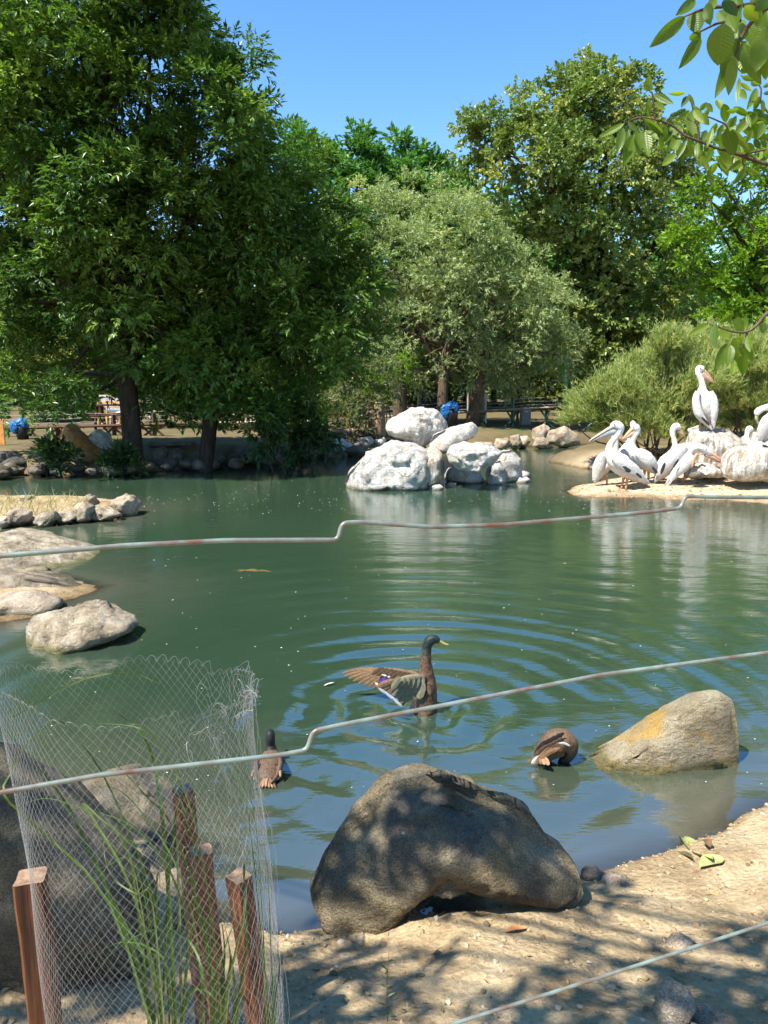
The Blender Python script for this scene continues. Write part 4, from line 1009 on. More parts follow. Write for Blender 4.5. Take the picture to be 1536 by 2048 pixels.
def pelican(label, foot_px, Y, spine, bill, pouch, wings, legs, billmat=MAT_BILL, pouchmat=MAT_POUCH, dark=(), seed=0, eyes=None, group='white pelicans on the sandbar', zbase=None):
    b0 = at_y(foot_px[0], foot_px[1], Y); b0[2] = gz(b0[0], Y) if zbase is None else zbase
    th = thing('pelican', label, 'pelican', b0, group)
    S = Y / F
    body = body_mesh('body', spine, Y, MAT_PEL, th, seed=seed, sides=18, n=46)
    P, R = px_path(bill, Y, 14); V, f = sweep(P, R[:, 0], R[:, 1], sides=8, side_axis=(0, 1, 0)); bo = mk('bill', V, f, billmat, th)
    if pouch:
        P, R = px_path(pouch, Y, 14); V, f = sweep(P, R[:, 0], R[:, 1], sides=10, side_axis=(0, 1, 0)); mk('pouch', V, f, pouchmat, bo)
    for wi, (lst, nf) in enumerate(wings):
        P, R = px_path(lst, Y, 20); V, f = sweep(P, R[:, 0], R[:, 1], sides=12, side_axis=(0, 1, 0))
        V = V + unit(V - V.mean(0)) * (np.abs(fbm(V * np.array([30, 30, 60]), 2, seed + wi)) * 1.6 * S)[:, None]
        wo_ = mk('wing', V, f, MAT_PELW, th)
        rg = np.random.default_rng(seed + wi)
        for k in range(nf):                   # long scapulars and flight feathers laid along the wing
            t = lerp(4, 15, k / max(1, nf - 1)); i = int(t)
            a = P[i]; e = P[min(19, i + 6)] if k < nf - 2 else P[19]
            off = np.array([0, (-1 if lst[0][4] <= 0 else 1) * R[i, 0] * 0.75, 0])
            dz = np.array([0, 0, (rg.random() - 0.6) * R[i, 1] * 1.1])
            Q = catmull([a + off + dz, lerp(a, e, 0.55) + off + dz * 0.9, e + off * 0.8 + dz * 0.7 + unit(e - a) * 3.0 * S], 8)
            V, f = ribbon(Q, 2.6 * S, 0.22); mk('feather', V, f, MAT_PELW2 if k % 2 else MAT_PELW, wo_, smooth=False)
    for p0, p1, w, dy in dark:
        feather('flight_feather', p0, p1, w, Y, MAT_BLACK, th, dy * S, dy * S, 0.0)
    for lg in legs:
        P, R = px_path(lg, Y, 8); V, f = sweep(P, R[:, 0], R[:, 1], sides=7); lo = mk('leg', V, f, MAT_LEG, th)
        e = P[-1]; d = np.sign(bill[-1][0] - bill[0][0]) if len(lg[0]) < 6 else lg[0][5]
        toes = [e + np.array([d * 11 * S * math.cos(a), 9 * S * math.sin(a) - 2 * S, -0.012 + 0.3 * S]) for a in (-0.9, 0.0, 0.9)]
        V = np.array([e + [0, 0, 0.006], *toes, e + [-d * 3 * S, 0, -0.006], e + [d * 6 * S, 0, -0.02]])
        mk('foot', V, np.array([[0, 1, 2], [0, 2, 3], [0, 3, 4], [0, 4, 1], [5, 2, 1], [5, 3, 2], [5, 4, 3], [5, 1, 4]]), MAT_LEG, lo)
    for ex, ey, dy in (eyes or []): eye(ex, ey, Y, 1.3, dy * S, th)
    return th

y1 = on_ground(1248, 978)[1]
pelican('pelican in front facing left with its long bill lowered', (1248, 978), y1,
        [(1297, 967, 2.5, 5), (1282, 958, 9, 12), (1263, 945, 16, 19), (1244, 931, 20, 22), (1229, 917, 17, 18), (1220, 903, 10, 11), (1221, 890, 7, 7.5), (1230, 876, 6.2, 6.5), (1238, 865, 7, 7), (1239, 855, 9, 9), (1231, 850, 8.5, 8.5), (1222, 853, 4.5, 5)],
        [(1232, 851, 4, 6), (1218, 857, 3.4, 5), (1200, 868, 2.6, 4), (1184, 878, 1.8, 2.6), (1178, 883, 0.9, 1.2)],
        [(1236, 862, 6, 5), (1222, 864, 8, 4.5), (1205, 871, 5, 3.5), (1188, 880, 1.6, 2), (1182, 882, 0.8, 1)],
        [([(1226, 914, 6, 4, -0.16), (1240, 922, 12, 5, -0.18), (1262, 938, 13, 5, -0.17), (1282, 954, 8, 4, -0.12), (1296, 965, 2, 2, -0.05)], 8), ([(1226, 914, 6, 4, 0.16), (1240, 922, 12, 5, 0.18), (1262, 938, 13, 5, 0.17), (1296, 964, 2, 2, 0.05)], 0)],
        [[(1249, 950, 4, 4), (1246, 962, 2.6, 2.6), (1243, 978, 2, 2)], [(1255, 951, 4, 4, -0.06), (1254, 963, 2.6, 2.6, -0.06), (1251, 980, 2, 2, -0.06)]],
        pouchmat=MAT_POUCHG, dark=[((1246, 933), (1262, 943), 3.0, -26), ((1250, 938), (1260, 944), 3.2, -26), ((1272, 946), (1284, 956), 2.4, -22)], seed=1, eyes=[(1229, 849, -8.2)])
pelican('pelican half hidden behind the front one, drooping wing and bill turned right', (1215, 965), y1 + 0.55,
        [(1191, 963, 4, 8), (1199, 945, 11, 13), (1211, 928, 15, 17), (1222, 913, 13, 14), (1229, 898, 8, 8), (1231, 885, 6, 6), (1229, 874, 6, 6), (1232, 866, 7, 7), (1238, 867, 4.5, 5)],
        [(1236, 866, 4, 5), (1243, 875, 3.4, 4), (1251, 886, 1.4, 2)], [(1236, 871, 4, 4), (1242, 878, 4, 3.5), (1249, 885, 1.4, 1.6)],
        [([(1212, 906, 5, 4, -0.14), (1203, 918, 10, 4, -0.15), (1196, 938, 11, 4, -0.14), (1189, 962, 4, 3, -0.1)], 8)],
        [[(1212, 945, 4, 4), (1213, 955, 2.4, 2.4), (1214, 968, 2, 2)]], billmat=MAT_BILLP, seed=2)
pelican('pelican with a pinkish pouch behind the front one, body turned right', (1290, 958), y1 + 0.35,
        [(1317, 949, 2.5, 5), (1307, 937, 11, 13), (1292, 923, 17, 19), (1277, 912, 17, 18), (1267, 902, 10, 11), (1264, 888, 6, 6.5), (1268, 873, 5.5, 5.5), (1274, 863, 6, 6), (1271, 855, 8, 8), (1263, 857, 5, 5.5)],
        [(1268, 855, 4, 5.5), (1259, 863, 3.2, 4.5), (1250, 873, 2.2, 3), (1245, 879, 1, 1.2)],
        [(1270, 864, 5, 5), (1261, 869, 6, 4.5), (1252, 875, 3.4, 3), (1247, 879, 1, 1)],
        [([(1272, 906, 6, 4, -0.16), (1288, 913, 12, 5, -0.18), (1303, 927, 11, 5, -0.16), (1317, 946, 2, 2, -0.06)], 8)],
        [[(1290, 938, 4, 4), (1289, 948, 2.4, 2.4), (1288, 958, 2, 2)], [(1298, 940, 4, 4), (1297, 950, 2.4, 2.4), (1297, 960, 2, 2)]], pouchmat=MAT_POUCH, billmat=MAT_BILLP, dark=[((1304, 934), (1315, 946), 3, -24)], seed=3, eyes=[(1266, 852, -7)])
pelican('pelican furthest back in the left cluster, only its white head and breast showing', (1250, 955), y1 + 0.8,
        [(1247, 946, 6, 8), (1247, 925, 13, 14), (1250, 906, 13, 14), (1256, 890, 8, 8), (1264, 874, 6, 6), (1267, 859, 6, 6), (1267, 848, 6.5, 6.5), (1270, 845, 4, 4)],
        [(1268, 850, 3, 4, 0.05), (1276, 862, 2.6, 3, 0.2), (1282, 872, 1.2, 1.5, 0.3)], None, [], [[(1248, 940, 3, 3), (1249, 956, 2, 2)]], seed=4)
y6 = on_ground(1366, 966)[1]
pelican('pelican with upright neck behind the scratching one, bill pointing right', (1325, 962), y6 + 0.45,
        [(1313, 960, 4, 7), (1321, 943, 12, 14), (1333, 926, 15, 17), (1344, 911, 12, 12), (1350, 897, 7, 7), (1349, 882, 5, 5), (1345, 868, 5, 5), (1347, 857, 6, 6), (1353, 853, 7, 7), (1359, 857, 4.5, 5)],
        [(1357, 856, 3.4, 5), (1363, 864, 2.8, 3.6), (1370, 873, 1, 1.4)], [(1356, 861, 3.4, 4), (1362, 867, 3, 3), (1368, 873, 1, 1)],
        [([(1340, 908, 6, 4, -0.15), (1328, 925, 12, 5, -0.16), (1318, 945, 8, 4, -0.13), (1310, 962, 2, 2, -0.06)], 6)],
        [[(1330, 945, 4, 4), (1328, 955, 2.4, 2.4), (1327, 964, 2, 2)]], billmat=MAT_BILLP, dark=[((1322, 930), (1314, 955), 3.4, -22)], seed=5, eyes=[(1353, 851, -6)])
pelican('pelican bending to scratch its head with a lifted foot, bill pointing down right', (1366, 966), y6,
        [(1309, 962, 3, 6), (1323, 946, 12, 14), (1345, 922, 19, 22), (1367, 905, 19, 21), (1384, 897, 12, 13), (1396, 895, 8.5, 9), (1408, 899, 8, 8.5), (1417, 905, 6.5, 7), (1422, 909, 4, 5)],
        [(1414, 902, 4, 6), (1428, 911, 3.6, 5), (1444, 922, 2.6, 3.6), (1459, 933, 0.9, 1.2)], [(1410, 909, 4, 5), (1426, 915, 4.5, 4.5), (1442, 924, 3, 3), (1456, 932, 0.9, 1)],
        [([(1372, 894, 6, 4, -0.17), (1352, 910, 13, 5, -0.2), (1330, 934, 11, 5, -0.18), (1310, 961, 2, 2, -0.08)], 8), ([(1386, 914, 8, 5, -0.2), (1372, 927, 12, 6, -0.24), (1352, 946, 9, 5, -0.24), (1332, 969, 2, 2, -0.2)], 7)],
        [[(1372, 938, 5, 5), (1370, 950, 2.6, 2.6), (1366, 967, 2, 2)], [(1380, 932, 5, 5, -0.22), (1384, 934, 3, 3, -0.26), (1388, 918, 2.4, 2.4, -0.28), (1394, 908, 3, 3, -0.25)]],
        billmat=MAT_BILLP, dark=[((1330, 925), (1322, 948), 3.2, -28), ((1357, 918), (1346, 936), 2.2, -36)], seed=6, eyes=[(1413, 899, -8)])
y7 = 15.3
pelican('pelican standing tall on top of the streaked boulder, seen from behind', (1405, 853), y7,
        [(1425, 851, 5, 5), (1419, 834, 12, 12), (1412, 813, 17, 16), (1408, 796, 16, 15), (1405, 783, 10, 10), (1405, 770, 6, 6), (1401, 757, 5.5, 5.5), (1397, 746, 6, 6), (1399, 738, 7.5, 7.5), (1406, 738, 5, 6)],
        [(1403, 738, 4, 5), (1411, 745, 3.4, 4.5), (1420, 755, 2.4, 3.2), (1428, 766, 0.9, 1.2)], [(1404, 746, 5, 5), (1410, 752, 7, 4), (1418, 758, 4.5, 3), (1426, 765, 0.9, 1)],
        [([(1396, 784, 5, 5, -0.1), (1392, 800, 7, 8, -0.12), (1397, 826, 8, 8, -0.13), (1412, 846, 4, 5, -0.12), (1421, 856, 1.5, 2, -0.1)], 6), ([(1421, 784, 5, 5, -0.1), (1427, 800, 7, 8, -0.12), (1428, 826, 7, 8, -0.13), (1426, 854, 2, 3, -0.1)], 6)],
        [[(1402, 834, 4, 4), (1401, 843, 2.2, 2.2), (1399, 854, 2, 2)], [(1411, 836, 4, 4), (1411, 845, 2.2, 2.2), (1412, 855, 2, 2)]], billmat=MAT_BILLP, dark=[((1403, 834), (1419, 851), 2.6, -26)], seed=7, zbase=at_y(1405, 855, y7)[2], eyes=[(1401, 736, -7)])
pelican('pelican sitting at the right edge with its bill tucked down', (1518, 905), 15.0,
        [(1545, 905, 5, 8), (1528, 900, 12, 14), (1510, 897, 12, 13), (1499, 890, 7, 7), (1494, 876, 4.5, 5), (1495, 865, 5, 5), (1499, 858, 6.5, 6.5), (1503, 862, 4, 4)],
        [(1502, 861, 3.4, 4), (1501, 872, 3, 3.4), (1498, 887, 1.2, 1.6)], None, [([(1505, 890, 6, 4, -0.13), (1520, 894, 10, 5, -0.16), (1545, 902, 4, 3, -0.1)], 5)], [[(1515, 902, 4, 4), (1515, 912, 2, 2)]], seed=8, dark=[((1525, 890), (1540, 897), 2.5, -22)], zbase=at_y(1518, 912, 15.0)[2])
pelican('pelican preening at the far right edge, cut by the frame', (1530, 890), 15.3,
        [(1522, 886, 5, 7), (1530, 866, 15, 16), (1543, 845, 19, 20), (1551, 827, 13, 14), (1543, 815, 8, 8), (1528, 816, 6, 6), (1516, 823, 6.5, 6.5), (1513, 830, 4, 5)],
        [(1514, 827, 3.5, 4.5), (1513, 838, 3, 3.6), (1518, 852, 1, 1.4)], None, [([(1545, 828, 7, 5, -0.16), (1533, 846, 13, 5, -0.18), (1524, 868, 9, 4, -0.15), (1520, 886, 2, 2, -0.1)], 6)],
        [[(1530, 874, 4, 4), (1528, 884, 2.4, 2.4), (1526, 896, 2, 2)]], seed=9, zbase=at_y(1526, 898, 15.3)[2])

# ---- ducks
MAT_DRAKE = plumage('drake_plumage', [(0.0, (0.022, 0.014, 0.010)), (0.3, (0.038, 0.023, 0.015)), (0.45, (0.062, 0.032, 0.018)), (0.56, (0.038, 0.020, 0.013)), (0.62, (0.012, 0.022, 0.016)), (1.0, (0.010, 0.020, 0.015))], rough=0.5, scale=34, amt=0.12, bump=0.8, bd=0.010, scales=0.5, scol=(0.20, 0.12, 0.068))
MAT_TAN_F = simple_mat('tan_primary_feathers', (0.27, 0.16, 0.085), 0.6, 0.35, 60, 0.4, 0.002)
MAT_BROWN_F = simple_mat('brown_covert_feathers', (0.11, 0.066, 0.038), 0.65, 0.45, 70, 0.5, 0.002)
MAT_OLIVE_F = simple_mat('olive_grey_underwing', (0.21, 0.185, 0.12), 0.65, 0.3, 60, 0.4, 0.002)
MAT_WHITE_F = simple_mat('white_feather_edges', (0.74, 0.72, 0.68), 0.6, 0.1, 40, 0.3, 0.002)
MAT_VIOLET = simple_mat('violet_wing_patch', (0.10, 0.045, 0.34), 0.35, 0.3, 50, 0.3, 0.002, spec=0.6)
MAT_DBILL = simple_mat('olive_yellow_duck_bill', (0.30, 0.26, 0.08), 0.4, 0.15, 40, 0.1)
MAT_DARK_F = simple_mat('dark_tail_feathers', (0.022, 0.018, 0.02), 0.55, 0.3, 50, 0.3)
YD = DUCK[1]; SD = YD / F
dk = thing('mallard_duck', 'mallard drake rearing up on the water with wings spread back', 'duck', DUCK, 'ducks on the pond')
body_mesh('body', [(846, 1462, 8, 14), (848, 1445, 20, 25), (850, 1422, 25, 30), (851, 1398, 24, 28), (852, 1376, 22, 24), (852, 1355, 18, 19), (852, 1336, 14, 14), (852, 1318, 11.5, 11.5), (853, 1302, 10, 10), (855, 1290, 10, 9.5), (861, 1281, 11.5, 10), (870, 1279, 9.5, 8.5), (878, 1282, 5.5, 6)], YD, MAT_DRAKE, dk, n=90, sides=28, ruffle=0.02)
P, R = px_path([(876, 1280, 4.2, 5.5), (884, 1285, 2.8, 5.2), (891, 1288, 1.9, 5.4), (897, 1289, 0.9, 3.5)], YD, 12); V, f = sweep(P, R[:, 0], R[:, 1], sides=10, side_axis=(0, 1, 0)); mk('bill', V, f, MAT_DBILL, dk)
eye(867, 1278, YD, 1.5, -8.6 * SD, dk); eye(867, 1278, YD, 1.5, 8.6 * SD, dk)
P, R = px_path([(842, 1388, 6, 12), (834, 1404, 9, 14), (826, 1420, 8, 14), (820, 1432, 4, 10)], YD, 12); V, f = sweep(P, R[:, 0], R[:, 1], sides=10, side_axis=(0, 1, 0)); mk('tail', V, f, MAT_DARK_F, dk)
# far wing
P, R = px_path([(846, 1358, 10, 6, 0.05), (825, 1350, 10, 5, 0.09), (800, 1345, 9, 4, 0.12), (778, 1341, 7, 3.5, 0.14), (762, 1338, 4, 2.5, 0.15)], YD, 18); V, f = sweep(P, R[:, 0], R[:, 1], sides=10, side_axis=(0, 1, 0)); w1 = mk('wing', V, f, MAT_BROWN_F, dk)
tips = [(685, 1346), (689, 1352), (697, 1357), (706, 1362), (717, 1367), (728, 1371), (738, 1374), (747, 1376), (755, 1378), (764, 1378)]
for k, tp in enumerate(tips):
    b = (lerp(762, 790, k / 9), lerp(1337, 1350, k / 9))
    feather('primary_feather', b, tp, lerp(4.4, 5.6, k / 9), YD, MAT_TAN_F, w1, 0.15 - 0.003 * k, 0.19 - 0.004 * k, 0.04)
for k in range(9):
    b = (lerp(768, 838, k / 8), lerp(1336, 1350, k / 8)); feather('covert_feather', b, (b[0] - 24, b[1] + 13 + k * 0.5), 5.0, YD, MAT_BROWN_F, w1, 0.125 - 0.008 * k, 0.122 - 0.008 * k, 0.05)
for k in range(4):
    x = 764 + k * 5; feather('speculum_feather', (x + 12, 1352 - k), (x - 6 + k, 1365 - k), 3.8, YD, MAT_VIOLET, w1, 0.105, 0.10, 0.0)
feather('white_bar', (763, 1349), (792, 1358), 2.4, YD, MAT_WHITE_F, w1, 0.10, 0.095, 0.0); feather('white_bar', (750, 1365), (762, 1375), 2.6, YD, MAT_WHITE_F, w1, 0.10, 0.10, 0.0)
# near wing, held towards the camera
P, R = px_path([(846, 1360, 11, 6, -0.05), (832, 1358, 11, 5, -0.09), (812, 1358, 8, 4, -0.12), (790, 1362, 4, 3, -0.15)], YD, 16); V, f = sweep(P, R[:, 0], R[:, 1], sides=10, side_axis=(0, 1, 0)); w2 = mk('wing', V, f, MAT_OLIVE_F, dk)
tips = [(753, 1374), (762, 1379), (773, 1385), (784, 1392), (793, 1400), (800, 1408), (806, 1413), (814, 1402), (822, 1394), (830, 1394), (838, 1397)]
for k, tp in enumerate(tips):
    t = k / 10; b = (lerp(792, 846, t), lerp(1359, 1362, t))
    feather('secondary_feather', b, tp, lerp(6.0, 8.0, t), YD, MAT_TAN_F if k < 3 else MAT_OLIVE_F, w2, lerp(-0.15, -0.06, t), lerp(-0.17, -0.09, t), 0.03)
for a_, b_ in (((757, 1376), (776, 1388)), ((770, 1384), (791, 1400)), ((786, 1395), (804, 1413))): feather('white_edge', a_, b_, 3.0, YD, MAT_WHITE_F, w2, -0.178, -0.165, -0.04)
for k in range(6):
    b = (lerp(800, 846, k / 5), 1354 + k % 2); feather('covert_feather', b, (b[0] - 16 + k * 2, b[1] + 24), 6.5, YD, MAT_OLIVE_F, w2, lerp(-0.16, -0.08, k / 5), lerp(-0.165, -0.09, k / 5), 0.04)
feather('flank_feather', (846, 1362), (838, 1398), 9, YD, MAT_OLIVE_F, dk, -0.085, -0.10, 0.0); feather('flank_feather', (856, 1370), (860, 1390), 4, YD, MAT_BROWN_F, dk, -0.085, -0.095, 0.0)

# mottled brown floating duck seen from behind
MAT_HEN = plumage('mottled_brown_plumage', [(0.0, (0.03, 0.018, 0.012)), (0.4, (0.075, 0.045, 0.026)), (0.66, (0.12, 0.07, 0.038)), (0.78, (0.012, 0.014, 0.013)), (1.0, (0.010, 0.012, 0.011))], rough=0.6, scale=28, amt=0.5, bump=0.8, bd=0.006, scales=0.35, scol=(0.22, 0.135, 0.07))
Y2 = DUCK2[1]; S2 = Y2 / F; X2 = DUCK2[0]
d2 = thing('mallard_duck', 'dark headed duck swimming away beside the netting', 'duck', DUCK2, 'ducks on the pond')
sp = np.array([[X2 + 0.012, Y2 - 0.10, 0.015, 0.03, 0.012], [X2 + 0.006, Y2 - 0.03, 0.035, 0.08, 0.045], [X2, Y2 + 0.07, 0.055, 0.098, 0.065], [X2, Y2 + 0.17, 0.06, 0.088, 0.065], [X2 - 0.008, Y2 + 0.24, 0.085, 0.055, 0.055], [X2 - 0.012, Y2 + 0.262, 0.14, 0.034, 0.036], [X2 - 0.014, Y2 + 0.262, 0.19, 0.036, 0.04], [X2 - 0.014, Y2 + 0.275, 0.225, 0.034, 0.04], [X2 - 0.014, Y2 + 0.30, 0.238, 0.022, 0.026]])
Q = catmull(sp[:, :3], 52); RR = np.maximum(np.column_stack([np.interp(np.linspace(0, 8, 52), np.arange(9), sp[:, 3]), np.interp(np.linspace(0, 8, 52), np.arange(9), sp[:, 4])]), 0.002)
V, f = sweep(Q, RR[:, 0], RR[:, 1], sides=18, side_axis=(1, 0, 0))
tt = np.concatenate([np.repeat(np.interp(np.linspace(0, 8, 52), [0, 4.0, 4.7, 8], [0, .6, .92, 1]), 18), [0, 1]]); mk('body', V, f, MAT_HEN, d2, attrs={'tint': tt})
V, f = sweep(catmull([[X2 - .014, Y2 + .30, .228], [X2 - .014, Y2 + .335, .222], [X2 - .014, Y2 + .36, .216]], 8), np.linspace(.016, .010, 8), np.linspace(.010, .003, 8), sides=8, side_axis=(1, 0, 0)); mk('bill', V, f, MAT_DBILL, d2)
for sx in (-1, 1):
    V, f = sweep(catmull([[X2 + sx * .062, Y2 + .16, .085], [X2 + sx * .085, Y2 + .06, .075], [X2 + sx * .075, Y2 - .05, .05], [X2 + sx * .045, Y2 - .13, .045]], 16), np.interp(np.linspace(0, 1, 16), [0, .4, 1], [.014, .02, .006]), np.interp(np.linspace(0, 1, 16), [0, .4, 1], [.03, .045, .008]), sides=10, side_axis=(1, 0, 0)); wo_ = mk('wing', V, f, MAT_BROWN_F, d2)
    for k in range(7):
        a = np.array([X2 + sx * (.025 + .011 * k), Y2 + .13 - .02 * k, .118 - .007 * k]); b = a + np.array([sx * .012, -.085, -.042 + .004 * k])
        V, f = ribbon(catmull([a, (a + b) / 2 + [0, 0, .012], b], 8), 0.013, 0.3, (0.4 * sx, 0, 1)); mk('feather', V, f, [MAT_BROWN_F, MAT_DARK_F, MAT_TAN_F, MAT_DARK_F][k % 4], wo_)
    V, f = ribbon(catmull([[X2 + sx * .075, Y2 + .0, .075], [X2 + sx * .085, Y2 - .04, .055], [X2 + sx * .082, Y2 - .075, .04]], 8), 0.010, 0.3, (0.3 * sx, 0, 1)); mk('white_bar', V, f, MAT_WHITE_F, wo_)
for k in range(7):
    a = k / 6 * 2 - 1; b0 = np.array([X2 + .01, Y2 - .04, .05]); b1 = np.array([X2 + .01 + a * .075, Y2 - .155, .012 + .012 * (1 - abs(a))])
    V, f = ribbon(catmull([b0, (b0 + b1) / 2 + [0, 0, .01], b1], 8), 0.014, 0.2, (0, 0, 1)); mk('tail_feather', V, f, MAT_BROWN_F if k in (0, 6) else MAT_TAN_F, d2)

d2.scale = (0.76, 0.74, 0.70)
# preening duck by the cone rock, head tucked
Y3 = DUCK3[1]; S3 = Y3 / F
d3 = thing('mallard_duck', 'brown duck preening with its head tucked, beside the cone shaped rock', 'duck', DUCK3, 'ducks on the pond')
body_mesh('body', [(1066, 1530, 4, 10), (1078, 1518, 13, 20), (1092, 1502, 22, 28), (1108, 1489, 29, 33), (1124, 1482, 27, 30), (1136, 1488, 22, 24), (1140, 1502, 15, 18), (1132, 1516, 11, 13), (1120, 1520, 9, 10)], Y3, MAT_HEN, d3, n=48, sides=18, ruffle=0.015)
for k in range(11):
    t = k / 10; b = (lerp(1128, 1096, t), lerp(1466, 1482, t) + (k % 3) * 8); feather('feather', b, (b[0] - 30, b[1] + 30), 6.0, Y3, [MAT_DARK_F, MAT_BROWN_F, MAT_TAN_F][k % 3], d3, -28 * S3, -26 * S3, 0.12)
feather('white_bar', (1118, 1486), (1140, 1492), 2.6, Y3, MAT_WHITE_F, d3, -34 * S3, -30 * S3, 0.1)
wg = feather('wing', (1128, 1492), (1084, 1522), 12, Y3, MAT_BROWN_F, d3, -34 * S3, -30 * S3, 0.1)
feather('feather', (1120, 1496), (1078, 1519), 6, Y3, MAT_TAN_F, wg, -38 * S3, -34 * S3, 0.08)
for k in range(6):
    t = k / 5; feather('tail_feather', (1084, 1512), (lerp(1054, 1098, t), lerp(1526, 1530, t)), 5.5, Y3, MAT_WHITE_F if k == 1 else MAT_TAN_F, d3, -24 * S3, (-34 - 4 * k) * S3, 0.05)
# light feather drifting on the water
p0 = at_z(648, 1371, 0.006); V, f = ribbon(catmull([p0, p0 + [0.03, 0.012, 0.01], p0 + [0.07, 0.03, 0.012]], 8), 0.009, 0.15, (0, 0, 1)); tag(mk('floating_feather', V, f, MAT_WHITE_F), 'white feather floating left of the flapping drake', 'feather')
# ------------------------------------------------------------------ near things: stakes, netting, reed plant, fence wires, walnut
m = N('red_brown_stained_wood'); v = m.objvec()
gr = m.noise(m.mapping(v, (26, 26, 1.1)), 1.6, 6, 0.65, 0.3); bl = m.noise(v, 9, 4, 0.6)
col = m.ramp(gr.outputs['Fac'], [(0.34, (0.035, 0.014, 0.008)), (0.5, (0.135, 0.048, 0.019)), (0.68, (0.22, 0.10, 0.05))])
col = m.mix(0.45, col, m.ramp(bl.outputs['Fac'], [(0.35, (0.65, 0.6, 0.6)), (0.65, (1.15, 1.1, 1.1))]), 'MULTIPLY')
MAT_STAKE = m.done(m.pri(col, 0.62, m.bump(gr.outputs['Fac'], 0.6, 0.006), 0.35))
MAT_STAKE_TOP = simple_mat('weathered_end_grain', (0.24, 0.15, 0.09), 0.85, 0.45, 60, 0.5)

def stake(label, top_px, bot_px, Y, half, ang, seed, Yb=None, end_grain=True, taper=1.0):
    a = at_y(top_px[0], top_px[1], Y); b = at_y(bot_px[0], bot_px[1], Yb or Y)
    d = unit(b - a); t = (a[2] - (gz(b[0], b[1]) - 0.1)) / -d[2]; b = a + d * t
    th = thing('wooden_stake', label, 'stake', b, 'wooden stakes of the netting cage')
    c, s = math.cos(ang), math.sin(ang); u = np.array([c, s, 0]); w = np.array([-s, c, 0])
    k = 0.86; prof = [(1, k), (k, 1), (0.3, 1.0), (-0.25, .985), (-k, 1), (-1, k), (-1, 0.2), (-0.98, -.3), (-1, -k), (-k, -1), (-.1, -1), (.4, -.985), (k, -1), (1, -k), (0.985, -.1), (1, .4)]
    prof = np.array(prof); n = 28; rg = np.random.default_rng(seed)
    V = []
    for i in range(n):
        tt = i / (n - 1); cpt = lerp(a, b, tt)
        r = half * lerp(1, taper, tt)
        ring = cpt + (prof[:, :1] * u + prof[:, 1:] * w) * r
        pr = np.concatenate([prof * 2.0, np.full((len(prof), 1), tt * 5)], 1) + seed
        ring += (prof[:, :1] * u + prof[:, 1:] * w) * (fbm(pr, 3, seed) * half * 0.075)[:, None]
        if i == 0: ring[:, 2] += fbm(pr * 0.6, 2, seed) * half * 0.05
        V.append(ring)
    V = np.concatenate(V); ns = len(prof)
    i = np.arange(n - 1)[:, None] * ns; j = np.arange(ns)[None, :]; j2 = (j + 1) % ns
    Fq = np.stack([i + j, i + j2, i + ns + j2, i + ns + j], -1).reshape(-1, 4)
    mk('stake_body', V, Fq, MAT_STAKE, th, smooth=False)
    top = np.vstack([a + np.array([0, 0, half * 0.05]), V[:ns] + np.array([0, 0, 0.0008])])
    jj = np.arange(ns)
    mk('cut_end', top, np.stack([np.zeros(ns, int), 1 + jj, 1 + (jj + 1) % ns], -1), MAT_STAKE_TOP, th, smooth=False)
    # drying cracks: thin dark ridged splinters standing off the face
    return th
stake('thick reddish wooden stake at the lower left, in front of the dark boulder', (62, 1752), (92, 2048), 1.50, 0.030, 0.25, 1)
stake('tallest thin wooden stake, behind the netting', (366, 1578), (412, 2048), 1.95, 0.024, 0.5, 2)
stake('short wooden stake leaning against the tallest one', (402, 1700), (440, 2048), 1.84, 0.026, 0.3, 3)
stake('square wooden stake with its corner forward, at the right of the cage', (478, 1752), (520, 2048), 1.55, 0.0225, math.pi / 4 + 0.08, 4)

# netting tube
m = N('galvanised_wire'); MAT_WIRE_NET = m.done(m.pri((0.42, 0.41, 0.38), 0.45, None, 0.5, Metallic=0.35))
NC = at_y(246, 1372, 1.47); NA, NB = 0.236, 0.140
ng = gz(NC[0], NC[1])
NTH = thing('netting_cage', 'tall tube of fine wire netting round the reed plant', 'netting', (NC[0] + 0.06, NC[1], ng))
def net_pt(phi, h):
    """h = 0 at the rim, 1 at the ground"""
    H_ = NC[2] - ng
    bulge = 1 + 0.05 * np.sin(3.1 * h + 0.6) + 0.035 * np.sin(phi * 3 + h * 4) + 0.02 * np.sin(phi * 7 + 2 + h * 9)
    flare = 1 + 0.05 * np.exp(-h * 14)
    x = NC[0] + NA * bulge * flare * np.cos(phi) + 0.085 * h
    y = NC[1] + NB * bulge * flare * np.sin(phi) * (1 + 0.25 * h)
    z = NC[2] - H_ * h + 0.016 * np.sin(phi * 2 + 1) * (1 - h) + 0.01 * np.sin(phi * 5) * (1 - h) - 0.02 * (np.cos(phi) > 0.55) * (1 - h)
    return np.stack([x, y, z], -1)
ncell = 86; rows = 52; parts = []
h = np.linspace(0, 1, rows * 2 + 1)
for sgn in (1, -1):
    for i in range(ncell):
        phi = 2 * math.pi * (i + sgn * h * rows * 0.92) / ncell + 0.006 * np.sin(h * 60 + i)
        P = net_pt(phi, h)
        P[:, 2] += 0.0025 * np.sin(i * 2.3 + h * 31)
        P = np.vstack([P[0] + np.array([0.004 * sgn, 0, 0.010]), P])
        parts.append(sweep(P, 0.00023, sides=3, cap=False))
V, f = join(parts); mk('mesh_wires', V, f, MAT_WIRE_NET, NTH)
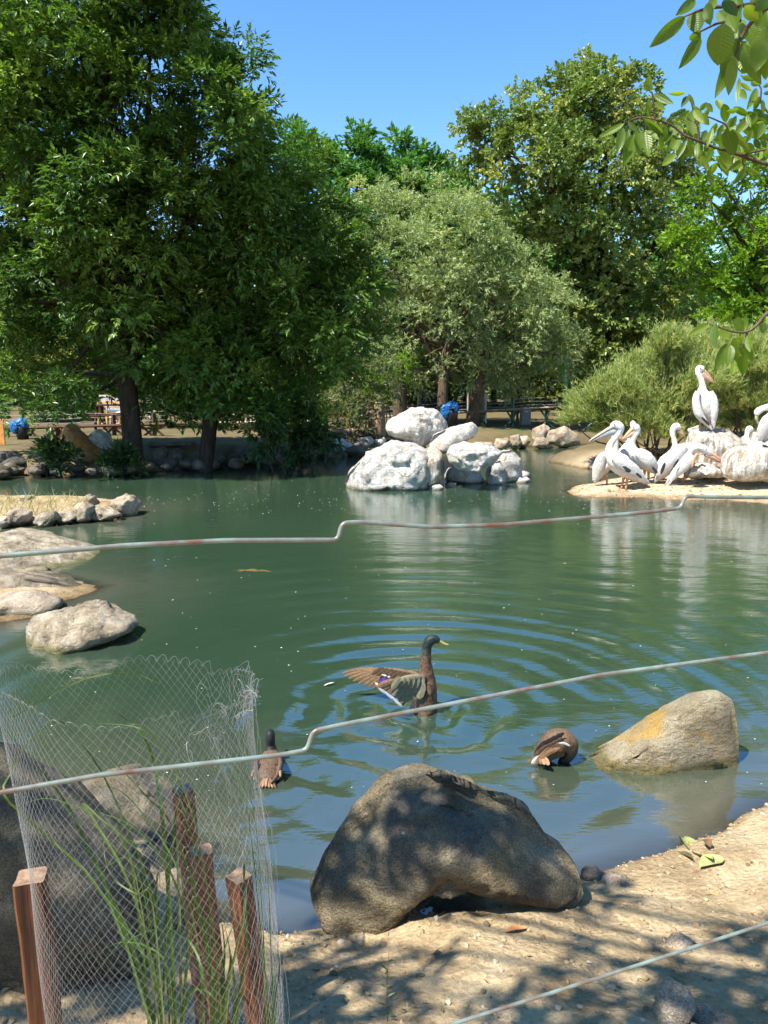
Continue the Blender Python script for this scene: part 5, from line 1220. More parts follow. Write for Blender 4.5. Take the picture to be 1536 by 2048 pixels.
# crumpled double seam on the right side and tangle at the rim
rg = np.random.default_rng(9); parts = []
for i in range(26):
    ph0 = -0.55 + 0.06 * i + rg.normal() * 0.02; n = 60; hh_ = np.linspace(rg.uniform(-0.01, 0.02), rg.uniform(0.55, 1.0), n)
    P = net_pt(ph0 + 0.10 * np.sin(hh_ * rg.uniform(20, 34) + i) + 0.25 * (hh_ - .3) * rg.normal() * 0.5, hh_) + rg.normal(size=(n, 3)) * 0.0012
    P[:, 0] += 0.006 * rg.normal(); P[:, 1] -= 0.004
    parts.append(sweep(P, 0.00034, sides=3, cap=False))
for i in range(46):
    c = net_pt(np.array([rg.uniform(-0.9, 0.5)]), np.array([rg.uniform(-0.015, 0.05)]))[0]
    n = 14; a = np.linspace(0, rg.uniform(2.5, 6.5), n); r = rg.uniform(0.006, 0.02)
    e1, e2 = rand_dirs(rg, 2)
    P = c + r * (np.cos(a)[:, None] * e1 + np.sin(a)[:, None] * e2) + np.linspace(0, 1, n)[:, None] * rg.normal(size=3) * 0.015
    parts.append(sweep(P, 0.00055, sides=3, cap=False))
for i in range(60):                          # looped selvedge all round the rim
    ph = 2 * math.pi * (i + np.linspace(0, 1, 9)) / 60
    P = net_pt(ph, np.full(9, 0.0)); c0 = P.mean(0); o_ = unit(P - np.array([NC[0], NC[1], 0]) * [1, 1, 0] - P * [0, 0, 1])
    P = P + o_ * (0.006 * np.sin(np.linspace(0, math.pi, 9)))[:, None] + np.array([0, 0, 1.0]) * (0.012 * np.sin(np.linspace(0, math.pi, 9)) * rg.uniform(.6, 1.3))[:, None]
    parts.append(sweep(P, 0.00032, sides=3, cap=False))
V, f = join(parts); mk('seam_tangle', V, f, MAT_WIRE_NET, NTH)

# reed plant: arching blades
m = N('reed_blade'); v = m.objvec()
nz = m.noise(m.mapping(v, (30, 30, 2)), 2, 4); at = m.n('Attribute', attribute_name='tint')
col = m.ramp(m.math('ADD', m.math('MULTIPLY', nz.outputs['Fac'], 0.4), m.math('MULTIPLY', at.outputs['Fac'], 0.6)), [(0.15, (0.025, 0.062, 0.012)), (0.55, (0.075, 0.14, 0.025)), (0.95, (0.28, 0.28, 0.11))])
pb = m.pri(col, 0.42, None, 0.45); tb = m.n('BsdfTranslucent'); m.set(tb, 'Color', m.mix(1, col, (1.3, 1.4, 0.6), 'MULTIPLY'))
mx = m.n('MixShader'); m.set(mx, 0, 0.35); m.t.links.new(pb.outputs[0], mx.inputs[1]); m.t.links.new(tb.outputs[0], mx.inputs[2])
MAT_BLADE = m.done(mx)
RP = at_y(340, 2150, 1.62); RP[2] = gz(RP[0], RP[1])
REED = thing('reed_plant', 'clump of long arching green reed blades inside the netting', 'plant', RP)
def blade(P, w0, tint, parent=None, face=None):
    n = 22; Q = catmull(P, n); T = unit(np.gradient(Q, axis=0))
    side = unit(np.cross(T, np.array([0.25, -1.0, 0.35]) if face is None else face))
    w = w0 * np.sin(np.clip(np.linspace(0.35, 1.0, n), 0, 1) * math.pi) ** 0.7 * np.linspace(1.1, 0.55, n); w[-1] = 0.0002
    nr = np.cross(side, T)
    V = np.stack([Q - side * w[:, None] + nr * w[:, None] * 0.5, Q, Q + side * w[:, None] + nr * w[:, None] * 0.5], 1).reshape(-1, 3)
    i = np.arange(n - 1)[:, None] * 3; j = np.array([0, 1])[None, :]
    Fq = np.stack([i + j, i + j + 1, i + j + 4, i + j + 3], -1).reshape(-1, 4)
    return mk('blade', V, Fq, MAT_BLADE, parent, attrs={'tint': np.full(len(V), tint)})
cc = lambda x, y: (x / 2.56, 1300 + y / 2.56)
BL = [([(905, 2100), (885, 1650), (860, 1200), (830, 850), (795, 600), (735, 440), (640, 350), (560, 300)], 0.0075, 0.35, 1.52),
      ([(850, 2150), (720, 1650), (600, 1350), (480, 1080), (350, 800), (200, 600), (90, 480), (10, 390)], 0.0075, 0.25, 1.60),
      ([(870, 2150), (800, 1700), (640, 1400), (520, 1150), (480, 1000)], 0.006, 0.45, 1.50),
      ([(840, 2150), (560, 1300), (180, 900), (20, 740), (60, 620), (150, 470), (300, 360), (520, 302)], 0.0045, 0.75, 1.46),
      ([(60, 350), (200, 265), (400, 160), (560, 120), (700, 125), (820, 175)], 0.0032, 0.7, 1.50),
      ([(850, 2150), (780, 1700), (640, 1000), (300, 770), (60, 800)], 0.0035, 0.75, 1.48),
      ([(900, 2150), (700, 1300), (500, 900), (420, 780), (560, 900), (700, 1000), (855, 1108)], 0.0042, 0.75, 1.44),
      ([(880, 2150), (820, 1400), (560, 700), (350, 400), (280, 360), (160, 300)], 0.0035, 0.4, 1.56),
      ([(860, 2150), (780, 1300), (700, 1250), (590, 1180), (540, 1080), (530, 960)], 0.003, 0.9, 1.44),
      ([(900, 2150), (960, 1500), (900, 1200), (780, 1000), (640, 880), (500, 830), (330, 760)], 0.004, 0.45, 1.5),
      ([(1140, 2150), (1150, 1800), (1180, 1600), (1165, 1480)], 0.008, 0.6, 1.56), ([(1110, 2150), (1130, 1800), (1150, 1550), (1130, 1350)], 0.007, 0.4, 1.60),
      ([(1180, 2150), (1200, 1850), (1195, 1650), (1150, 1400)], 0.008, 0.7, 1.58), ([(1080, 2150), (1090, 1750), (1060, 1500), (1000, 1250), (930, 1060)], 0.006, 0.35, 1.62),
      ([(1090, 2150), (1110, 1700), (1160, 1500), (1220, 1350)], 0.004, 0.7, 1.54), ([(880, 2150), (960, 1780), (1040, 1740), (1100, 1790), (1120, 1900)], 0.006, 0.4, 1.5),
      ([(1000, 2150), (1040, 1700), (960, 1480), (800, 1430), (640, 1500), (480, 1640)], 0.005, 0.45, 1.46), ([(900, 2150), (860, 1650), (760, 1520), (600, 1500), (440, 1590)], 0.004, 0.6, 1.45),
      ([(1060, 2150), (1010, 1500), (900, 1100), (700, 800), (560, 700), (400, 730)], 0.0032, 0.7, 1.5), ([(1420, 2150), (1400, 1850), (1430, 1650), (1420, 1500)], 0.005, 0.3, 1.45),
      ([(1400, 2150), (1360, 1700), (1340, 1300), (1310, 900), (1250, 600)], 0.003, 0.5, 1.5), ([(1420, 2150), (1390, 1600), (1370, 1150), (1330, 850)], 0.003, 0.4, 1.48),
      ([(1380, 2150), (1340, 1500), (1290, 1000), (1240, 700), (1140, 560)], 0.0028, 0.6, 1.52), ([(900, 2150), (1000, 1200), (950, 850), (860, 660), (740, 640)], 0.003, 0.5, 1.5),
      ([(1150, 2150), (1100, 1500), (1000, 900), (870, 560), (760, 420), (600, 380), (420, 390), (200, 480)], 0.0028, 0.65, 1.48), ([(1150, 2150), (1010, 1300), (880, 900), (760, 760), (630, 620), (480, 480), (350, 390)], 0.003, 0.45, 1.55)]
rg = np.random.default_rng(77)
for P, w, t_, Y in BL:
    pts = []
    for k, (x, y) in enumerate(P):
        X, Yp = cc(x, y); pts.append(at_y(X, Yp, Y + 0.03 * math.sin(k * 1.3 + x)))
    blade(pts, w * 0.62, t_, REED)
for k in range(11):
    x0 = rg.uniform(760, 1220); hgt = rg.uniform(500, 1300); lean = rg.normal(0, 320); Y = rg.uniform(1.46, 1.62)
    P = [(x0, 2150), (x0 + lean * .25, 1900 - hgt * .3), (x0 + lean * .7, 1900 - hgt * .8), (x0 + lean * 1.3, 1900 - hgt * rg.uniform(.75, 1.0)), (x0 + lean * 1.8, 1900 - hgt * rg.uniform(.5, .8))]
    blade([at_y(*cc(np.clip(x, 40, 1250), y), Y) for x, y in P], rg.uniform(0.0018, 0.0036), rg.uniform(0.2, 0.9), REED)

# fence wires close to the lens
m = N('plastic_coated_wire'); v = m.objvec(); nz = m.noise(v, 40, 4)
col = m.ramp(nz.outputs['Fac'], [(0.32, (0.16, 0.075, 0.05)), (0.46, (0.17, 0.16, 0.14)), (0.6, (0.20, 0.25, 0.22)), (0.8, (0.28, 0.34, 0.31))]); MAT_FWIRE = m.done(m.pri(col, 0.38, m.bump(nz.outputs['Fac'], 0.15, 0.001), 0.5, Metallic=0.2))
MAT_POST = simple_mat('green_painted_post', (0.05, 0.12, 0.08), 0.5, 0.3, 20)
FO = np.array([0.0, 0.60]); FD = unit(np.array([2.8, 1.0]))
def fence_pt(px, py):
    d = ray(px, py); nrm = np.array([-FD[1], FD[0]])
    t = nrm.dot(FO) / (nrm[0] * d[0] + nrm[1] * d[1])
    return d * t + np.array([0, 0, CAMZ])
FEN = thing('wire_fence', 'fence of three pale crimped wires running close in front of the camera', 'fence', (FO[0], FO[1], gz(FO[0], FO[1])))
def smooth_path(P, n=6, r=0.25):
    """round the corners of a polyline"""
    out = [P[0]]
    for a, b, c in zip(P[:-2], P[1:-1], P[2:]):
        la, lc = np.linalg.norm(a - b), np.linalg.norm(c - b); rad = min(0.005, la * 0.45, lc * 0.45)
        p0 = b + (a - b) / la * rad; p1 = b + (c - b) / lc * rad
        for t in np.linspace(0, 1, n): out.append((1 - t) ** 2 * p0 + 2 * t * (1 - t) * b + t * t * p1)
    out.append(P[-1]); return np.array(out)
W1 = [(-700, 1150), (-300, 1131), (0, 1112), (250, 1091), (450, 1081), (620, 1080), (676, 1080), (684, 1046), (720, 1044), (860, 1054), (1000, 1050), (1200, 1033), (1300, 1024), (1362, 1016), (1370, 992), (1420, 994), (1536, 995), (1800, 985), (2300, 950)]
W2 = [(-700, 1695), (-300, 1640), (0, 1585), (200, 1550), (400, 1528), (560, 1510), (614, 1500), (626, 1462), (680, 1450), (900, 1408), (1200, 1350), (1536, 1305), (1900, 1248), (2300, 1180)]
W3 = [(300, 2230), (600, 2140), (900, 2050), (1200, 1955), (1536, 1846), (1900, 1735), (2300, 1620)]
for W_, r in ((W1, 0.00185), (W2, 0.0019), (W3, 0.0018)):
    P = np.array([fence_pt(*q) for q in W_]); Q = smooth_path(P)
    V, f = sweep(Q, r, sides=10); mk('wire', V, f, MAT_FWIRE, FEN)
for q in ((-700, 1150), (2300, 950)):
    a = fence_pt(*q); g0 = gz(a[0], a[1])
    V, f = sweep(np.array([[a[0], a[1] + 0.02, g0 - 0.2], [a[0], a[1] + 0.02, a[2] * 0.6 + g0 * 0.4], [a[0], a[1] + 0.02, a[2] + 0.25]]), 0.02, sides=12); mk('post', V, f, MAT_POST, FEN)

# walnut: hanging twigs at the upper right and the crown overhead that shades the bank
m = N('walnut_leaf'); tc = m.n('TexCoord'); at = m.n('Attribute', attribute_name='tint'); ua = m.n('Attribute', attribute_name='u'); va = m.n('Attribute', attribute_name='v')
col = m.ramp(at.outputs['Fac'], [(0.0, (0.05, 0.10, 0.007)), (0.55, (0.115, 0.19, 0.012)), (1.0, (0.20, 0.27, 0.03))])
absv = m.math('ABSOLUTE', va.outputs['Fac'])
mid = m.ramp(absv, [(0.0, (1, 1, 1)), (0.07, (0, 0, 0))])
vs = m.math('SINE', m.math('MULTIPLY', m.math('SUBTRACT', ua.outputs['Fac'], m.math('MULTIPLY', absv, 0.16)), 72.0))
vein = m.ramp(vs, [(0.90, (0, 0, 0)), (0.99, (1, 1, 1))])
vm = m.math('MAXIMUM', mid, m.math('MULTIPLY', vein, 0.45))
col = m.mix(m.math('MULTIPLY', vm, 0.6), col, (0.20, 0.27, 0.08))
bb = m.bump(vs, 0.25, 0.0016)
pb = m.pri(col, 0.36, bb, 0.5); tb = m.n('BsdfTranslucent'); m.set(tb, 'Color', m.mix(1, col, (1.5, 1.55, 0.35), 'MULTIPLY'))
mx = m.n('MixShader'); m.set(mx, 0, 0.5); m.t.links.new(pb.outputs[0], mx.inputs[1]); m.t.links.new(tb.outputs[0], mx.inputs[2])
MAT_WALNUT = m.done(mx)
L_WALNUT = leaf_mat('walnut_crown_leaves', (0.035, 0.085, 0.010), (0.075, 0.155, 0.016), (0.13, 0.21, 0.03), 0.4, 0.4)
WT = np.array([2.6, -0.9, 0.0]); WT[2] = gz(2.6, -0.9) - 0.1
WAL = thing('walnut_tree', 'walnut tree whose leafy twigs hang into the upper right corner', 'tree', WT)
rgw = np.random.default_rng(21)
crotch = WT + np.array([-0.1, 0.2, 2.3])
def walnut_leaf(base, tip, width, roll, tint, curl):
    """pleated ovate leaf from base to tip"""
    nu, nv = 10, 5
    ax = tip - base; L = np.linalg.norm(ax); ax = ax / L
    view = unit(base - np.array([0, 0, CAMZ])); nr = -view - (-view).dot(ax) * ax; nr = unit(nr)
    sd_ = np.cross(ax, nr); c, s = math.cos(roll), math.sin(roll)
    sd2 = sd_ * c + nr * s; nr2 = np.cross(sd2, ax)
    u = np.linspace(0, 1, nu); vv = np.linspace(-1, 1, nv)
    prof = np.sin(math.pi * u ** 0.85) ** 0.75 * (1 - 0.15 * u); prof[0] = 0.03; prof[-1] = 0.01
    U, Vv = np.meshgrid(u, vv, indexing='ij')
    P = base + ax * (U * L)[..., None] + sd2 * (Vv * prof[:, None] * width * 0.5)[..., None]
    hgt = 0.16 * width * np.abs(Vv) * prof[:, None] + curl * L * (U ** 2 - U) + 0.008 * L * np.sin(U * 34 - np.abs(Vv) * 3) * np.abs(Vv)
    P = P + nr2 * hgt[..., None]
    V = P.reshape(-1, 3)
    return mk('leaf', V, grid_faces(nv, nu), MAT_WALNUT, WAL, attrs={'tint': np.full(len(V), tint), 'u': U.ravel(), 'v': Vv.ravel()})
c7 = lambda x, y: (1180 + x / 4.315, 130 + y / 4.315)
c8 = lambda x, y: (1150 + x / 2.624, y / 2.624)
G7 = [(300, 500, 70, 630, 60), (285, 540, 235, 770, 75), (330, 560, 285, 770, 62), (380, 600, 285, 875, 120), (420, 560, 420, 790, 80), (480, 560, 510, 800, 90), (330, 490, 440, 590, 50), (460, 460, 640, 590, 60), (480, 570, 600, 650, 50), (500, 500, 630, 600, 50), (610, 600, 620, 735, 45), (650, 520, 650, 660, 40),
      (515, 230, 510, 85, 85), (550, 250, 725, 340, 75), (505, 290, 500, 450, 55), (560, 320, 650, 390, 60), (820, 240, 670, 245, 45), (850, 270, 785, 370, 55), (850, 250, 905, 360, 35), (830, 380, 695, 450, 45), (860, 390, 740, 490, 60), (880, 390, 910, 625, 120), (690, 540, 805, 600, 90), (770, 600, 690, 755, 80), (830, 650, 740, 825, 50), (780, 640, 750, 740, 45), (880, 660, 870, 790, 60), (930, 670, 925, 830, 55), (895, 390, 990, 505, 60), (950, 390, 1010, 320, 50), (1010, 330, 1060, 410, 55), (1100, 300, 1130, 395, 70),
      (1090, 500, 1040, 620, 45), (1150, 510, 1090, 640, 50), (1200, 540, 1265, 435, 60), (1190, 540, 1385, 745, 75), (1170, 550, 1245, 785, 130), (1150, 580, 1130, 725, 100), (1240, 360, 1375, 445, 70), (1360, 400, 1536, 510, 90), (1290, 470, 1540, 655, 125), (1280, 385, 1175, 395, 50), (1000, 560, 970, 680, 55), (1020, 660, 980, 780, 55), (1060, 720, 1000, 860, 60), (960, 420, 1030, 520, 70),
      (1330, 820, 1190, 915, 65), (1340, 890, 1230, 1030, 75), (1090, 840, 1010, 970, 75), (1130, 760, 1190, 965, 80), (1370, 760, 1540, 920, 60), (1350, 890, 1475, 945, 50), (1480, 740, 1440, 835, 60), (1540, 780, 1480, 890, 80), (1420, 640, 1465, 725, 60), (1230, 780, 1150, 870, 55), (1290, 690, 1300, 800, 60), (1400, 560, 1340, 680, 60),
      (1440, 200, 1350, 390, 75), (1310, 100, 1425, 135, 50), (1300, 150, 1398, 225, 45), (1295, 210, 1352, 300, 55), (1290, 110, 1265, 330, 45), (1460, 270, 1415, 400, 55), (1390, 140, 1455, 180, 50), (1540, 165, 1490, 190, 40), (1490, 300, 1500, 430, 45), (1540, 240, 1495, 250, 35), (1440, 420, 1380, 520, 70), (1500, 500, 1440, 640, 75)]
G8 = [(580, 85, 390, 250, 75), (632, 0, 528, 82, 50), (640, 50, 640, 180, 100), (690, 20, 712, 132, 60), (750, 60, 818, 140, 60), (660, 190, 543, 362, 65), (660, 160, 600, 210, 60), (780, 120, 750, 345, 130), (870, 210, 768, 412, 110), (860, 240, 733, 518, 80), (830, 300, 805, 502, 70), (900, 130, 962, 250, 90), (1020, 60, 915, 250, 110), (1020, 140, 948, 382, 115), (880, 230, 978, 445, 90), (850, 0, 860, 90, 80), (890, 30, 962, 112, 70), (960, 0, 1015, 40, 80), (915, 340, 870, 388, 45), (780, 0, 850, 85, 60), (810, 60, 850, 175, 90), (740, -10, 700, 60, 60), (1000, -20, 940, 60, 80), (1020, 300, 1000, 420, 70)]
GL = [(705, 1700, 598, 1757, 40), (835, 1640, 755, 1692, 40), (735, 1700, 735, 1828, 60), (780, 1710, 802, 1782, 60), (850, 1660, 872, 1752, 60), (890, 1660, 905, 1720, 40), (800, 1800, 733, 1945, 60), (815, 1810, 800, 1922, 65), (840, 1770, 850, 1902, 55), (840, 1900, 830, 1978, 35), (890, 1860, 880, 1968, 80), (870, 1800, 934, 1895, 60), (990, 1690, 985, 1752, 50), (1020, 1440, 972, 1492, 40), (905, 1760, 920, 1850, 45), (865, 1760, 840, 1830, 50)]
def leafset(lst, cv, sc, Y, dY):
    for x0, y0, x1, y1, w in lst:
        Yl = Y + rgw.uniform(-dY, dY)
        a = at_y(*cv(x0, y0), Yl); b = at_y(*cv(x1, y1), Yl + rgw.uniform(-0.03, 0.03))
        ww = w / sc * Yl / F
        walnut_leaf(a, b, ww * rgw.uniform(0.82, 1.05), rgw.uniform(-0.6, 0.6), rgw.uniform(0.1, 1), rgw.uniform(-0.25, 0.25))
leafset(G7, c7, 4.315, 2.0, 0.10)
leafset(G8, c8, 2.624, 1.45, 0.08)
ex = []
for k in range(46):                          # more leaves of the same twigs towards the right edge
    x = rgw.uniform(700, 1560); y = np.interp(x, [700, 1000, 1560], [560, 620, 520]) + rgw.normal(0, 120); L = rgw.uniform(110, 190); a = rgw.normal(math.pi / 2, 0.7)
    ex.append((x, y, x + L * math.cos(a), y + L * math.sin(a), rgw.uniform(50, 85)))
leafset(ex, c7, 4.315, 2.06, 0.12)
leafset([(x, y, x + rgw.normal(0, 60), y + rgw.uniform(90, 190), rgw.uniform(60, 100)) for x, y in zip(rgw.uniform(800, 1020, 14), rgw.uniform(-60, 260, 14))], c8, 2.624, 1.52, 0.08)
leafset(GL, c8, 2.624, 1.9, 0.06)
def twig(pts, Y, r0, r1, cv):
    P = catmull([at_y(*cv(x, y), Y) if len(q) == 2 else q for q in pts for x, y in [q[:2]]], 26)
    V, f = sweep(P, np.linspace(r0, r1, 26), sides=7); return P, mk('twig', V, f, BARK_BROWN, WAL)
twig([(1800, 900), (1536, 860), (1330, 790), (1180, 740), (1060, 705), (940, 655), (820, 610), (720, 530), (600, 480), (430, 450), (310, 500)], 2.0, 0.0048, 0.0018, c7)
twig([(940, 655), (935, 560), (900, 420), (860, 270)], 2.0, 0.003, 0.0015, c7)
twig([(1700, 700), (1350, 770), (1330, 880), (1335, 900)], 2.0, 0.003, 0.0015, c7)
twig([(1180, 740), (1185, 540), (1100, 480), (1000, 440)], 2.0, 0.003, 0.0015, c7)
twig([(1600, 480), (1480, 330), (1465, 180), (1300, 90)], 2.0, 0.003, 0.0015, c7)
twig([(560, 470), (540, 260), (515, 230)], 2.0, 0.0025, 0.0014, c7)
twig([(1400, -200), (1100, -20), (960, 80), (870, 200), (840, 300)], 1.45, 0.006, 0.002, c8)
twig([(1000, 20), (860, 30), (720, 40), (640, 60), (580, 85)], 1.45, 0.004, 0.0015, c8)
twig([(870, 110), (760, 120), (660, 165)], 1.45, 0.003, 0.0015, c8)
twig([(1200, 1500), (1013, 1640), (960, 1700), (905, 1740), (830, 1740), (705, 1700)], 1.9, 0.005, 0.0018, c8)
twig([(905, 1740), (890, 1800), (860, 1830), (815, 1810)], 1.9, 0.003, 0.0014, c8)
parts = [sweep(catmull([WT, WT + np.array([0.05, 0.1, 1.2]), crotch], 10), np.linspace(0.19, 0.13, 10), sides=12)]
e1 = at_y(*c7(1800, 900), 2.0); e2 = at_y(*c8(1400, -200), 1.45); e3 = at_y(*c8(1200, 1500), 1.9)
hang = [catmull([crotch, lerp(crotch, e1, .5) + np.array([0, 0, .35]), e1], 14), catmull([crotch, lerp(crotch, e2, .5) + np.array([0, 0, .5]), e2], 14), catmull([crotch - [0, 0, .3], lerp(crotch, e3, .5) + np.array([0, 0, .1]), e3], 14)]
for P, r0, r1 in zip(hang, (0.035, 0.03, 0.025), (0.0075, 0.006, 0.005)): parts.append(sweep(P, np.linspace(r0, r1, 14), sides=7))
SHADE = [(20, 1600, .25), (120, 1700, .3), (200, 1850, .3), (60, 1950, .3), (260, 1980, .25), (700, 1700, .13), (850, 1700, .17), (930, 1640, .12), (1000, 1700, .17), (1090, 1740, .2), (720, 1800, .2), (930, 1780, .15), (1080, 1680, .16), (640, 1940, .2), (560, 2010, .22), (740, 2000, .18), (1060, 2040, .2), (1360, 1960, .14), (1480, 2010, .2), (1250, 2050, .18), (1500, 1880, .12), (880, 1930, .1), (1250, 1790, .08), (420, 2040, .22), (330, 1700, .15), (1160, 1900, .09)]
cl = []; tz = []
for px, py, r in SHADE:
    g0 = at_y(px, py, 2.7) if py < 1830 and 600 < px < 1170 else on_ground(px, py)
    top = rgw.uniform(4.3, 5.2)
    c = g0 + SUN_TO * ((top - g0[2]) / SUN_TO[2]); cl.append((c, r)); tz.append(c)
cl += [(np.array([x, y, z]), .5) for x, y, z in ((1.6, 0.0, 4.2), (0.6, -0.6, 4.6), (2.6, 0.6, 4.6), (-0.4, 0.2, 4.9), (2.2, -1.6, 4.8), (3.4, -0.6, 4.4))]
Vs = []; tn = []; n0 = 0; fs = []
for c, r in cl:
    n = int(70 * (r / 0.2) ** 2)
    b = c + rand_dirs(rgw, n) * r * rgw.random((n, 1)) ** 0.5 * np.array([1, 1, 0.8])
    V, f = leaf_mesh(b, unit(rand_dirs(rgw, n) * np.array([1, 1, .5]) + [0, 0, -.3]), unit(np.array([0, 0, 1.]) + rgw.normal(size=(n, 3)) * .5), rgw.uniform(.08, .14, n), rgw.uniform(.04, .06, n), 0.12)
    Vs.append(V); fs.append(f + n0); n0 += len(V); tn.append(np.repeat(rgw.random(n), 4))
    q = crotch + np.array([0, 0, rgw.uniform(-.2, .5)])
    parts.append(sweep(catmull([q, lerp(q, c, .45) + np.array([0, 0, .5]), c], 10), np.linspace(0.035, 0.006, 10), sides=6))
V, f = join(parts); mk('trunk', V, f, BARK_GREY, WAL)
mk('crown', np.concatenate(Vs), np.concatenate(fs), L_WALNUT, WAL, smooth=False, attrs={'tint': np.concatenate(tn)})

# pebbles and clods on the near bank
rg = np.random.default_rng(15); n = 9500
x = rg.uniform(-2.2, 2.6, n); y = rg.uniform(1.3, 4.0, n)
sdp = pond_sd(x, y); k = (sdp > 0.01) & (rg.random(n) < np.exp(-sdp * 0.5)); x, y = x[k], y[k]; z = ground_h(x, y); n = len(x)
r = 0.0035 + 0.010 * rg.random(n) ** 3.5
IV, IF = ico(1); nv = len(IV)
base = IV[None] * (1 + 0.3 * rg.normal(size=(n, nv, 1)).clip(-1, 1)) * (r[:, None] * rg.uniform(0.6, 1.4, (n, 3)) * np.array([1, 1, .7]))[:, None, :]
V = (base + np.stack([x, y, z + r * 0.2], -1)[:, None, :]).reshape(-1, 3)
Fp = (IF[None] + (np.arange(n) * nv)[:, None, None]).reshape(-1, 3)
m = N('pebble_mix'); ri = m.n('NewGeometry'); col = m.ramp(ri.outputs['Random Per Island'], [(0.0, (0.15, 0.105, 0.06)), (0.4, (0.32, 0.235, 0.13)), (0.88, (0.40, 0.30, 0.18)), (1.0, (0.48, 0.41, 0.31))])
MAT_PEB = m.done(m.pri(col, 0.9, None, 0.2))
tag(mk('pebbles', V, Fp, MAT_PEB, smooth=False), 'scattered small pebbles and clods on the near dirt bank', 'pebbles', kind='stuff')
# dry leaf litter
n = 420; x = rg.uniform(-1.6, 2.4, n); y = rg.uniform(1.6, 3.8, n); k = pond_sd(x, y) > 0.03; x, y = x[k], y[k]; n = len(x)
z = ground_h(x, y) + 0.004
V, Fp = leaf_mesh(np.stack([x, y, z], -1), unit(rg.normal(size=(n, 3)) * np.array([1, 1, .12])), unit(np.array([0, 0, 1.]) + rg.normal(size=(n, 3)) * .3), rg.uniform(.008, .03, n), rg.uniform(.003, .009, n), 0.4)
MAT_LITTER = simple_mat('dry_leaf_litter', (0.30, 0.19, 0.085), 0.8, 0.5, 30)
tag(mk('leaf_litter', V, Fp, MAT_LITTER, smooth=False), 'brown bits of leaf litter strewn on the near bank', 'litter', kind='stuff')
# fallen walnut leaves
def fallen(label, p0, p1, wpx, colr, curl, seed, lift=0.01):
    a = on_ground(*p0); b = on_ground(*p1); a[2] += lift; b[2] += lift * 1.6
    ax = b - a; L = np.linalg.norm(ax); ax /= L; up = np.array([0, 0, 1.0]); sd_ = unit(np.cross(ax, up)); up = np.cross(sd_, ax)
    nu, nv = 12, 7; U, Vv = np.meshgrid(np.linspace(0, 1, nu), np.linspace(-1, 1, nv), indexing='ij')
    w = wpx / F * a[1]; prof = np.sin(math.pi * U ** 0.9) ** 0.8 + 0.02
    th_ = Vv * curl
    lat = np.where(abs(curl) > 0.01, np.sin(th_) / curl, Vv); hgt = (1 - np.cos(th_)) / max(abs(curl), 0.01)
    P = a + ax * (U * L)[..., None] + sd_ * (lat * prof * w)[..., None] + up * (hgt * prof * w + 0.05 * L * np.sin(U * 7 + seed) * 0.5)[..., None]
    mt = simple_mat('fallen_leaf_' + str(seed), colr, 0.6, 0.3, 25)
    tag(mk('fallen_leaf', P.reshape(-1, 3), grid_faces(nv, nu), mt), label, 'leaf', 'fallen leaves on the near bank')
fallen('curled olive brown leaf lying on the dirt by the shore', (1388, 1728), (1316, 1698), 16, (0.13, 0.12, 0.05), 2.2, 1)
fallen('yellow green fallen leaf standing on edge beside the curled one', (1425, 1735), (1358, 1690), 22, (0.26, 0.28, 0.09), 0.9, 2, 0.02)
fallen('pale green folded fallen leaf nearest the camera in the little cluster', (1445, 1722), (1398, 1742), 20, (0.33, 0.34, 0.13), 0.7, 3, 0.012)
fallen('small brown fallen leaf behind the yellow green one', (1420, 1705), (1405, 1692), 12, (0.16, 0.09, 0.04), 1.2, 4, 0.02)
fallen('orange brown dry leaf scrap in front of the big boulder', (1010, 1868), (1055, 1862), 9, (0.38, 0.17, 0.06), 0.8, 5, 0.008)
# thin weed at the bottom
g0 = on_ground(775, 2046); wd = thing('weed', 'thin green weed sprig at the bottom edge of the dirt', 'plant', g0)
V, f = sweep(catmull([g0, at_y(774, 1980, g0[1]), at_y(778, 1900, g0[1])], 10), np.linspace(0.0012, 0.0006, 10), sides=5); mk('stem', V, f, MAT_BLADE, wd, attrs={'tint': np.full(len(V), .3)})
for k in range(7):
    b = at_y(775, 2030 - k * 18, g0[1]); d = np.array([(-1) ** k * 0.03, rg.normal() * .01, 0.012])
    V, f = leaf_mesh(b[None], d[None], np.array([[0, -.3, 1.]]), 0.028, 0.007); mk('leaf', V, f, MAT_BLADE, wd, attrs={'tint': np.full(len(V), .3)})
# floating specks
n = 620; px = rg.uniform(-40, 1580, n); py = np.where(rg.random(n) < .62, rg.normal(1002, 14, n), rg.uniform(960, 1600, n))
pts = np.array([at_z(a, b, 0) for a, b in zip(px, py)]); k = pond_sd(pts[:, 0], pts[:, 1]) < -0.1; pts = pts[k]; n = len(pts)
pts[:, 2] = 0.004; L_ = rg.uniform(.004, .016, n) * np.clip(pts[:, 1] / 7, 0.6, 1.6)
V, Fp = leaf_mesh(pts, unit(rg.normal(size=(n, 3)) * np.array([1, 1, .05])), np.tile([0, 0, 1.], (n, 1)), L_ * 1.5, L_, 0.1)
MAT_SPECK = simple_mat('floating_fluff', (0.62, 0.60, 0.48), 0.8, 0.3, 30)
tag(mk('floating_debris', V, Fp, MAT_SPECK, smooth=False), 'pale fluff and leaf specks floating on the pond', 'debris', kind='stuff')
